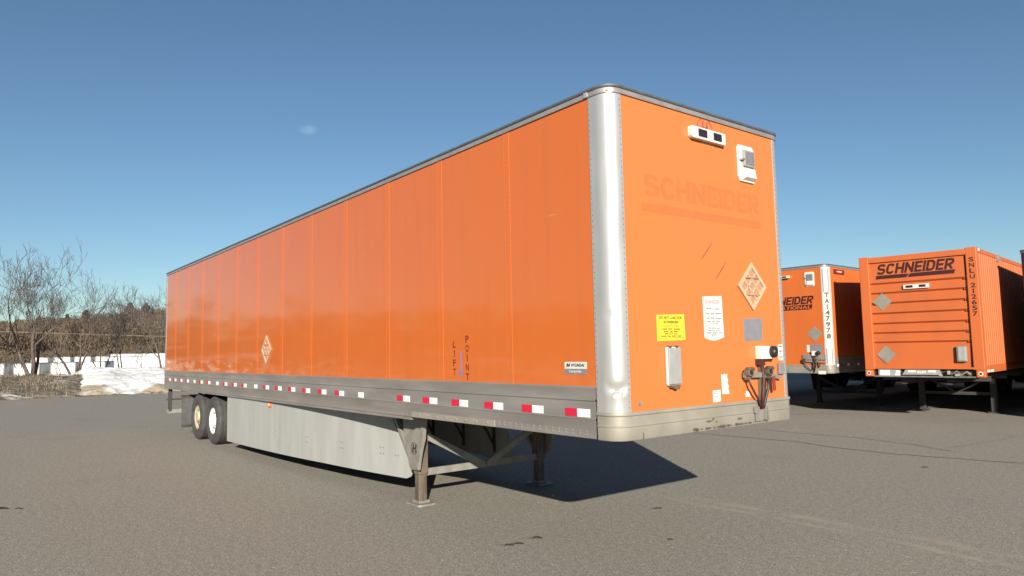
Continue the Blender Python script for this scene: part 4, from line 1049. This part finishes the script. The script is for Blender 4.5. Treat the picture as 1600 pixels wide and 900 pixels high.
mb = MB(); mb.tube([(-.05, 1.86, CH0 + .13), (.0, 1.92, CH0 + .06), (-.02, 2.02, CH0 + .14), (.02, 2.12, CH0 + .05), (-.03, 2.22, CH0 + .13), (-.02, 2.30, CH0 + .06)], .02, 8); mb.build('air_hose', M['galv'], ch, smooth=True)
mb = MB(); mb.box(-.05, .02, 1.98, 2.10, CH0 + .02, CH0 + .08); mb.box(-.05, .01, 1.82, 1.88, CH0 + .06, CH0 + .15); mb.build('air_coupling', M['greybox'], ch, bevel=.008)
for y in (.80, CW - .80):
    mb = MB(); mb.box(-CL, -.30, y - .06, y + .06, .86, CH0 - .002); mb.build('main_beam', M['dark'], ch)
for k in range(9):
    mb = MB(); x = -1.0 - k * 1.8; mb.box(x - .05, x + .05, .10, CW - .10, .92, CH0 - .004); mb.build('crossmember', M['dark'], ch)
for y in (.45, CW - .45):
    mb = MB(); mb.box(-3.08, -2.92, y - .07, y + .07, .03, 1.0); lg = mb.build('landing_leg', M['dark'], ch, bevel=.01)
    mb = MB(); mb.box(-3.15, -2.85, y - .14, y + .14, 0, .035); mb.build('foot', M['dark'], lg)
    mb = MB(); mb.box(-2.92, -2.905, y - .05, y + .05, .78, .90); mb.build('gear_box', M['galv'], lg)
mb = MB(); mb.bar((-3.0, .45, .50), (-3.0, CW - .45, .50), .04, .08); mb.bar((-3.0, .5, .95), (-3.0, CW / 2, .52), .03, .05); mb.bar((-3.0, CW - .5, .95), (-3.0, CW / 2, .52), .03, .05); mb.build('cross_brace', M['dark'], ch)
for ax in (-12.6, -13.85):
    mb = MB(); mb.tube([(ax, .3, .51), (ax, CW - .3, .51)], .06, 10); mb.build('axle', M['dark'], ch)
    for y, s in ((.05, 1), (CW - .05, -1)):
        mb = MB(); mb.lathe_y([(.0, .12 * s), (.12, .08 * s), (.2, .1 * s), (.26, .03 * s)], (ax, y, .505), 24); w = mb.build('wheel', M['rimcream'], ch, smooth=True)
        mb = MB(); mb.lathe_y([(.26, .03 * s), (.34, 0), (.45, .01 * s), (.505, .05 * s), (.505, .5 * s), (.45, .54 * s), (.26, .52 * s)], (ax, y, .505), 32); mb.build('tyre', M['rubber'], w, smooth=True, angle=40)

# ------------------------------------------------------------------ neighbour at the right edge
c = Vector((math.cos(R(4)), math.sin(R(4)), 0))
van_trailer('semi_trailer', 'navy blue box trailer at the right edge, right of the ribbed container', 'trailer', (-1.80, 16.05, -.03), R(4 - 90), side_m='navy', front_m='navy', post_m='navy', rims=('rimcream', 'rimcream'), leg_m='dark', brace_m='dark', skirt=False)  # dark legs and braces: shade under the row put into the colour

van_trailer('semi_trailer', 'unseen orange box trailer added left of TA147978 to darken the ground there', 'trailer', (-12.35, 14.25, -.03), R(1 - 90), side_m='orange_row', front_m='orange_row', rims=('rimcream', 'rimcream'), leg_m='dark', brace_m='dark', skirt=False)  # unseen trailer added to keep the ground beside the row dark
van_trailer('semi_trailer', 'unseen orange box trailer added right of the navy one to block the sun', 'trailer', (1.75, 13.85, -.03), R(2 - 90), side_m='orange_row', front_m='orange_row', rims=('rimcream', 'rimcream'), leg_m='dark', brace_m='dark', skirt=False)  # unseen trailer added to keep low sun from reaching under the row

# ------------------------------------------------------------------ fallen leaves on the asphalt
def leaf(x, y, L_, a, bend, label):
    mb = MB(); n = 7; top = []; rows = []
    for i in range(n):
        t = i / (n - 1); w = L_ * .17 * (.25 + .75 * math.sin(PI * t) ** .5) * (1 + .3 * math.sin(i * 2.6 + L_ * 90)); zc_ = .008 + bend * 1.2 * t * (1 - t)
        cx = (t - .5) * L_
        rows.append([(cx, -w, zc_ + .015 * (w / L_)), (cx, 0, zc_ - .004), (cx, w, zc_ + .03 * (w / L_))])
    mb.sheet(rows); mb.tube([(-L_ * .5, 0, .008), (-L_ * .72, .01, .012)], .002, 4)
    o = mb.build('fallen_leaf', M['dryleaf'], None, smooth=True); o.location = (x, y, 0); o.rotation_euler = (0, 0, a)
    so = o.modifiers.new('thickness', 'SOLIDIFY'); so.thickness = .0015
    return tag(o, label, 'leaf', 'dead leaves on the asphalt')
leaf(-1.52, .03, .10, .9, .012, 'leftmost of three dark dead leaves lying in front of the landing leg')
leaf(-1.49, .13, .10, .7, .016, 'middle of three dark dead leaves lying in front of the landing leg')
leaf(-1.53, .39, .11, .9, .035, 'rightmost and curled of three dark dead leaves in front of the landing leg')
leaf(-7.10, -3.74, .20, 1.0, .02, 'long dark twig-like leaf at the left edge of the picture')
leaf(-6.93, -3.56, .09, .6, .03, 'small dark leaf just right of the long one at the left edge')
leaf(-1.59, 2.27, .10, .9, .01, 'flat dark leaf in front of the trailer shadow tip')
leaf(-.63, 1.33, .06, .6, .01, 'tiny dark leaf on open asphalt in the lower middle')
leaf(-.7, 7.29, .08, .4, .02, 'lone dark leaf on the open asphalt towards the parked row')

# ------------------------------------------------------------------ bare trees behind the berm
def bare_tree(name, x, y, z, h, spread, stems, seed, label, lean=(0, 0), up=.55, depth=5, thick=1.0):
    rnd = random.Random(seed); root = tag(empty(name, (x, y, z)), label, 'tree', 'bare trees behind the berm')
    tr = MB(); cr_ = MB()
    def grow(p, d, L_, r, lev):
        mb_ = tr if lev <= 1 else cr_
        n = 5 if lev <= 1 else (3 if lev < 4 else 2); pts = [p]; rad = [r]; q = p; dd = d.copy()
        for i in range(n):
            dd = (dd + Vector((rnd.uniform(-1, 1), rnd.uniform(-1, 1), rnd.uniform(-.5, .9))) * (.16 if lev < 2 else .24) + Z * (.05 if lev else .0)).normalized()
            q = q + dd * (L_ / n); pts.append(q); rad.append(max(.0075, r * (1 - .55 * (i + 1) / n)))
        mb_.tube(pts, rad, 7 if lev == 0 else (5 if lev == 1 else 3), cap=False)
        if lev >= depth: return
        kids = [3, 4, 4, 3, 3][min(lev, 4)]
        for k in range(kids):
            t = rnd.uniform(.35, 1.0) if k else 1.0
            i = min(n - 1, int(t * n)); a = pts[i].lerp(pts[i + 1], t * n - i) if t < 1 else pts[-1]
            base = (pts[min(i + 1, n)] - pts[i]).normalized()
            ang = rnd.uniform(.35, .95) * (1 if k else .5); az = rnd.uniform(0, 2 * PI)
            s = base.cross(Vector((math.cos(az), math.sin(az), .3))).normalized()
            nd = (base * math.cos(ang) + s * math.sin(ang) + Z * up * .25).normalized()
            grow(a, nd, L_ * rnd.uniform(.52, .78), max(.008, rad[min(i + 1, n)] * rnd.uniform(.55, .8)), lev + 1)
    for s_ in range(stems):
        az = 2 * PI * s_ / stems + rnd.uniform(-.5, .5); k = 0 if stems == 1 else rnd.uniform(.10, .5) * spread
        d = Vector((math.cos(az) * k + lean[0], math.sin(az) * k + lean[1], 1)).normalized()
        grow(Vector((math.cos(az) * .07 * (stems > 1), math.sin(az) * .07 * (stems > 1), -.35)), d, h * .40, thick * h * rnd.uniform(.0095, .0135), 0)
    tr.build('trunk', M['bark'], root, smooth=True); cr_.build('branches', M['twig'], root)
    return root
bare_tree('bare_tree', -45, -.95, .85, 8.0, 1.25, 3, 11, 'tallest bare tree with dark trunks, leftmost full tree behind the berm', thick=1.35)
bare_tree('bare_tree', -46, 1.15, 1.0, 6.4, 1.3, 3, 23, 'bare tree with splayed pale stems, just right of the tallest tree', depth=4)
bare_tree('bare_tree', -48, 2.95, .9, 5.2, 1.0, 3, 31, 'slender bare tree midway between the tallest tree and the orange trailer', up=.7, depth=4)
bare_tree('bare_tree', -49, 4.20, .8, 5.4, 1.1, 2, 47, 'thin bare tree just left of the orange trailer rear, in front of long white trailer', depth=4)
bare_tree('bare_tree', -44, 5.75, .9, 6.4, 1.0, 2, 53, 'bare tree half hidden behind the rear corner of the orange trailer')
bare_tree('bare_tree', -44, -3.6, .85, 5.6, 1.1, 3, 61, 'bare tree cut off by the left edge of the picture')
bare_tree('bare_sapling', -43, -1.95, .85, 1.9, 1.3, 3, 71, 'short dry sapling left of the tallest tree', depth=3)
bare_tree('bare_sapling', -44.5, .35, .9, 2.4, 1.2, 2, 73, 'thin leaning sapling right beside the tallest tree', depth=3)
bare_tree('bare_sapling', -45.5, 4.8, 1.0, 2.6, 1.3, 2, 83, 'forked sapling in the snow nearest the orange trailer', depth=3)
for i, (x, y, h, sd_) in enumerate(((-46, -9, 6, 91), (-45, -15, 6.5, 92), (-47, -22, 6, 93))):
    bare_tree('bare_tree', x, y, .5, h, 1.1, 3, sd_, ['bare tree on the berm, first beyond the left edge', 'bare tree on the berm, second beyond the left edge', 'bare tree on the berm, third beyond the left edge'][i], depth=4)

# ------------------------------------------------------------------ white trailers in the lower lot
def box_trailer(x, y, a, zg, label, length=13.6, h=4.0, w=2.55):
    root = tag(empty('box_trailer', (x, y, zg), R(a)), label, 'trailer', 'white trailers in the lower lot')
    mb = MB(); mb.box(-length, 0, -w / 2, w / 2, 1.1, h); mb.build('body', M['boxwhite'], root, bevel=.05)
    mb = MB(); mb.box(-length - .02, .02, -w / 2 - .02, w / 2 + .02, h - .1, h + .02); mb.build('roof_rail', M['boxgrey'], root)
    mb = MB(); mb.box(-length - .02, .02, -w / 2 - .02, w / 2 + .02, 1.02, 1.2); mb.build('bottom_rail', M['boxgrey'], root)
    mb = MB()
    for s in (-1, 1): mb.box(-.03, .02, s * w / 2 - .06, s * w / 2 + .06, 1.1, h)
    mb.build('corner_trim', M['boxgrey'], root)
    for s in (-.8, .8):
        mb = MB(); mb.box(-2.8, -2.65, s - .07, s + .07, 0, 1.1); mb.build('landing_leg', M['dark'], root)
    for ax in (-length + 1.6, -length + 2.9):
        for s in (-1, 1):
            mb = MB(); mb.lathe_y([(0, .0), (.3, .0), (.48, .03), (.5, .1), (.5, .5), (.3, .55), (0, .55)], (ax, -w / 2 if s < 0 else w / 2 - .55, .5), 20); mb.build('wheel', M['rubber'], root, smooth=True, angle=40)
    return root
rowA = [(-9.4, 'second'), (-5.55, 'first')]
ys = [-17.0, -13.1, -9.2, -5.3, -1.50, 2.0, 5.75, 9.0]
labs = ['white trailer end in the nearer lower row, fourth beyond the left edge', 'white trailer end in the nearer lower row, third beyond the left edge', 'white trailer end in the nearer lower row, second beyond the left edge', 'white trailer end in the nearer lower row, first beyond the left edge',
        'white trailer end at the left edge of the picture, below the woods', 'white trailer end directly behind the trunk of the tallest tree', 'white trailer end behind the splayed pale stems', 'white trailer end at the right end of the nearer lower row']
for y, lb_ in zip(ys, labs): box_trailer(-100, y, -13, -2.62 + .02 * random.uniform(-1, 1), lb_)
for y, lb_ in zip((6.9, 10.3, 13.6, 17.0), ('small white trailer in the farther row, leftmost', 'small white trailer in the farther row, second from left', 'small white trailer in the farther row, third from left', 'small white trailer in the farther row, rightmost')): box_trailer(-150, y, -13, -1.85, lb_)
box_trailer(-130, 14.6, -90, -1.95, 'long white trailer parked side-on just left of the orange trailer rear', length=13.6)
box_trailer(-180, 22.4, -90, -1.30, 'farthest white trailer, side-on, showing as a thin band under the woods', length=16)

for x, lb_ in ((-13.3, 'unseen trailer added behind the orange row to block sky light, at its far left end'), (-9.6, 'unseen trailer added behind the orange row to block sky light, second of five'), (-5.9, 'unseen trailer added behind the orange row to block sky light, middle of five'), (-2.2, 'unseen trailer added behind the orange row to block sky light, fourth of five'), (1.5, 'unseen trailer added behind the orange row to block sky light, rightmost of five')):
    box_trailer(x - .9, 46.5, 92, -.02, lb_)  # unseen back row added so little sky light gets under the parked row
# guard rail on the hillside road
gr = tag(empty('guardrail', (-236, 0, 0)), 'pale thin guardrail running across the wooded hillside', 'guardrail')
mb = MB(); pts = [(0 - .0 * k, -60 + k * 6, 8.95 - (k * 6 - 60) * .036 + .8) for k in range(25)]
for a, b in zip(pts, pts[1:]): mb.bar(a, b, .12, .24)
mb.build('rail', M['guard'], gr)
mb = MB()
for a in pts[::1]: mb.box(a[0] - .06, a[0] + .06, a[1] - .05, a[1] + .05, a[2] - 4.5, a[2])
mb.build('posts', M['guard'], gr)

# ------------------------------------------------------------------ woods on the hills (one brown mass), pines told apart on the ridge
def woods():
    rnd = random.Random(17); mb = MB(); V_ = mb.v; F_ = mb.f
    def tree(x, y, z, h, n, size):
        for _ in range(n):
            t = rnd.random() ** .7; rr = (.35 + .65 * math.sin(PI * min(1, t * .95 + .08))) * h * .30
            a = rnd.uniform(0, 2 * PI); q = math.sqrt(rnd.random()) * rr; px = x + math.cos(a) * q; py = y + math.sin(a) * q; pz = z + h * t
            dx = rnd.uniform(-.6, .6) * size; dy = rnd.uniform(-.6, .6) * size; dz = rnd.uniform(.5, 1.3) * size; w = size * rnd.uniform(.07, .20)
            o = len(V_); b = rnd.uniform(0, PI); wx, wy = math.cos(b) * w, math.sin(b) * w
            V_.extend([(px - wx, py - wy, pz), (px + wx, py + wy, pz), (px + dx, py + dy, pz + dz)]); F_.append((o, o + 1, o + 2))
        o = len(V_); w = h * .012 + .05
        V_.extend([(x, y - w, z - .5), (x, y + w, z - .5), (x + .1, y, z + h * .8)]); F_.append((o, o + 1, o + 2))
    # dense sector behind the berm
    for _ in range(1500):
        az = R(rnd.uniform(166, 181.5)); r = rnd.uniform(190, 372); x = 4 + r * math.cos(az); y = -4.2 + r * math.sin(az)
        if -244 < x < -226: continue
        h = rnd.uniform(4.5, 7.0) if r < 240 else rnd.uniform(6.5, 10)
        if x > -226: h = rnd.uniform(3.0, 5.2)
        tree(x, y, hill_h(x, y) - .2, h, 190, .72)
    # the same woods all round the lot, coarser
    for _ in range(2600):
        az = rnd.uniform(181.5, 526); r = rnd.uniform(200, 372); a = R(az); x = r * math.cos(a); y = r * math.sin(a)
        tree(x, y, hill_h(x, y) - .2, rnd.uniform(7, 11.5), 46, 2.0)
    mb.mi = [0] * len(F_)
    me = bpy.data.meshes.new('woods'); me.from_pydata(V_, [], F_); me.materials.append(M['wood'])
    tag(link('woods', me), 'bare brown woods covering the far hillside', 'woods', kind='stuff')
woods()

def evergreen(x, y, h, seed, label, wide=.30, round_=False):
    rnd = random.Random(seed); z = hill_h(x, y); root = tag(empty('evergreen_tree', (x, y, z)), label, 'tree', 'evergreens on the hillside')
    mb = MB(); mb.tube([(0, 0, -1), (0, 0, h * .9)], [h * .02, h * .006], 6); mb.build('trunk', M['bark'], root)
    mb = MB()
    for _ in range(420):
        t = rnd.uniform(.12, 1.0) ** .9
        rr = h * wide * (math.sin(PI * (t * .9 + .1)) ** .6 if round_ else (1.03 - t)) * (.75 + .4 * noise.noise(Vector((t * 7, seed, 0))))
        a = rnd.uniform(0, 2 * PI); q = rr * rnd.uniform(.35, 1.0); p = Vector((math.cos(a) * q, math.sin(a) * q, h * t)); s = h * rnd.uniform(.03, .07)
        d1 = Vector((rnd.uniform(-1, 1), rnd.uniform(-1, 1), rnd.uniform(-.7, .7))).normalized() * s; d2 = d1.cross(Vector((rnd.uniform(-1, 1), rnd.uniform(-1, 1), rnd.uniform(-1, 1)))).normalized() * s * .7
        mb.add([p - d1, p + d2, p + d1, p - d2], [(0, 1, 2, 3)])
    mb.build('crown', M['evergreen'], root)
def hill_at(u_deg, r): a = R(u_deg); return 4 + r * math.cos(a), -4.2 + r * math.sin(a)
for i, (az, r, h, rd, lb_) in enumerate((
    (170.6, 352, 13.0, True, 'rounded dark pine on the ridge nearest the orange trailer'),
    (169.6, 352, 12.0, True, 'broad pine on the ridge just left of the orange trailer roof'),
    (173.3, 352, 11.5, True, 'rounded dark pine on the ridge above the slender trees'),
    (174.4, 352, 10.5, True, 'low dark pine on the ridge between the bare trees'),
    (176.0, 352, 10.5, True, 'dark pine on the ridge behind the tallest bare tree'),
    (177.2, 352, 10.0, True, 'dark pine on the ridge towards the left edge'))):
    x, y = hill_at(az, r); evergreen(x, y, h, 200 + i, lb_, .30, rd)
for i, (az, r, h, lb_) in enumerate(((177.2, 205, 6.0, 'olive evergreen bush at the foot of the hill, left of the tallest tree'), (176.6, 200, 5.0, 'smaller olive evergreen at the foot of the hill beside the first bush'), (169.9, 205, 6.0, 'olive evergreen bush at the foot of the hill near the orange trailer'), (169.1, 205, 5.2, 'olive evergreen bush partly behind the orange trailer rear'))):
    x, y = hill_at(az, r); evergreen(x, y, h, 300 + i, lb_, .45, True)
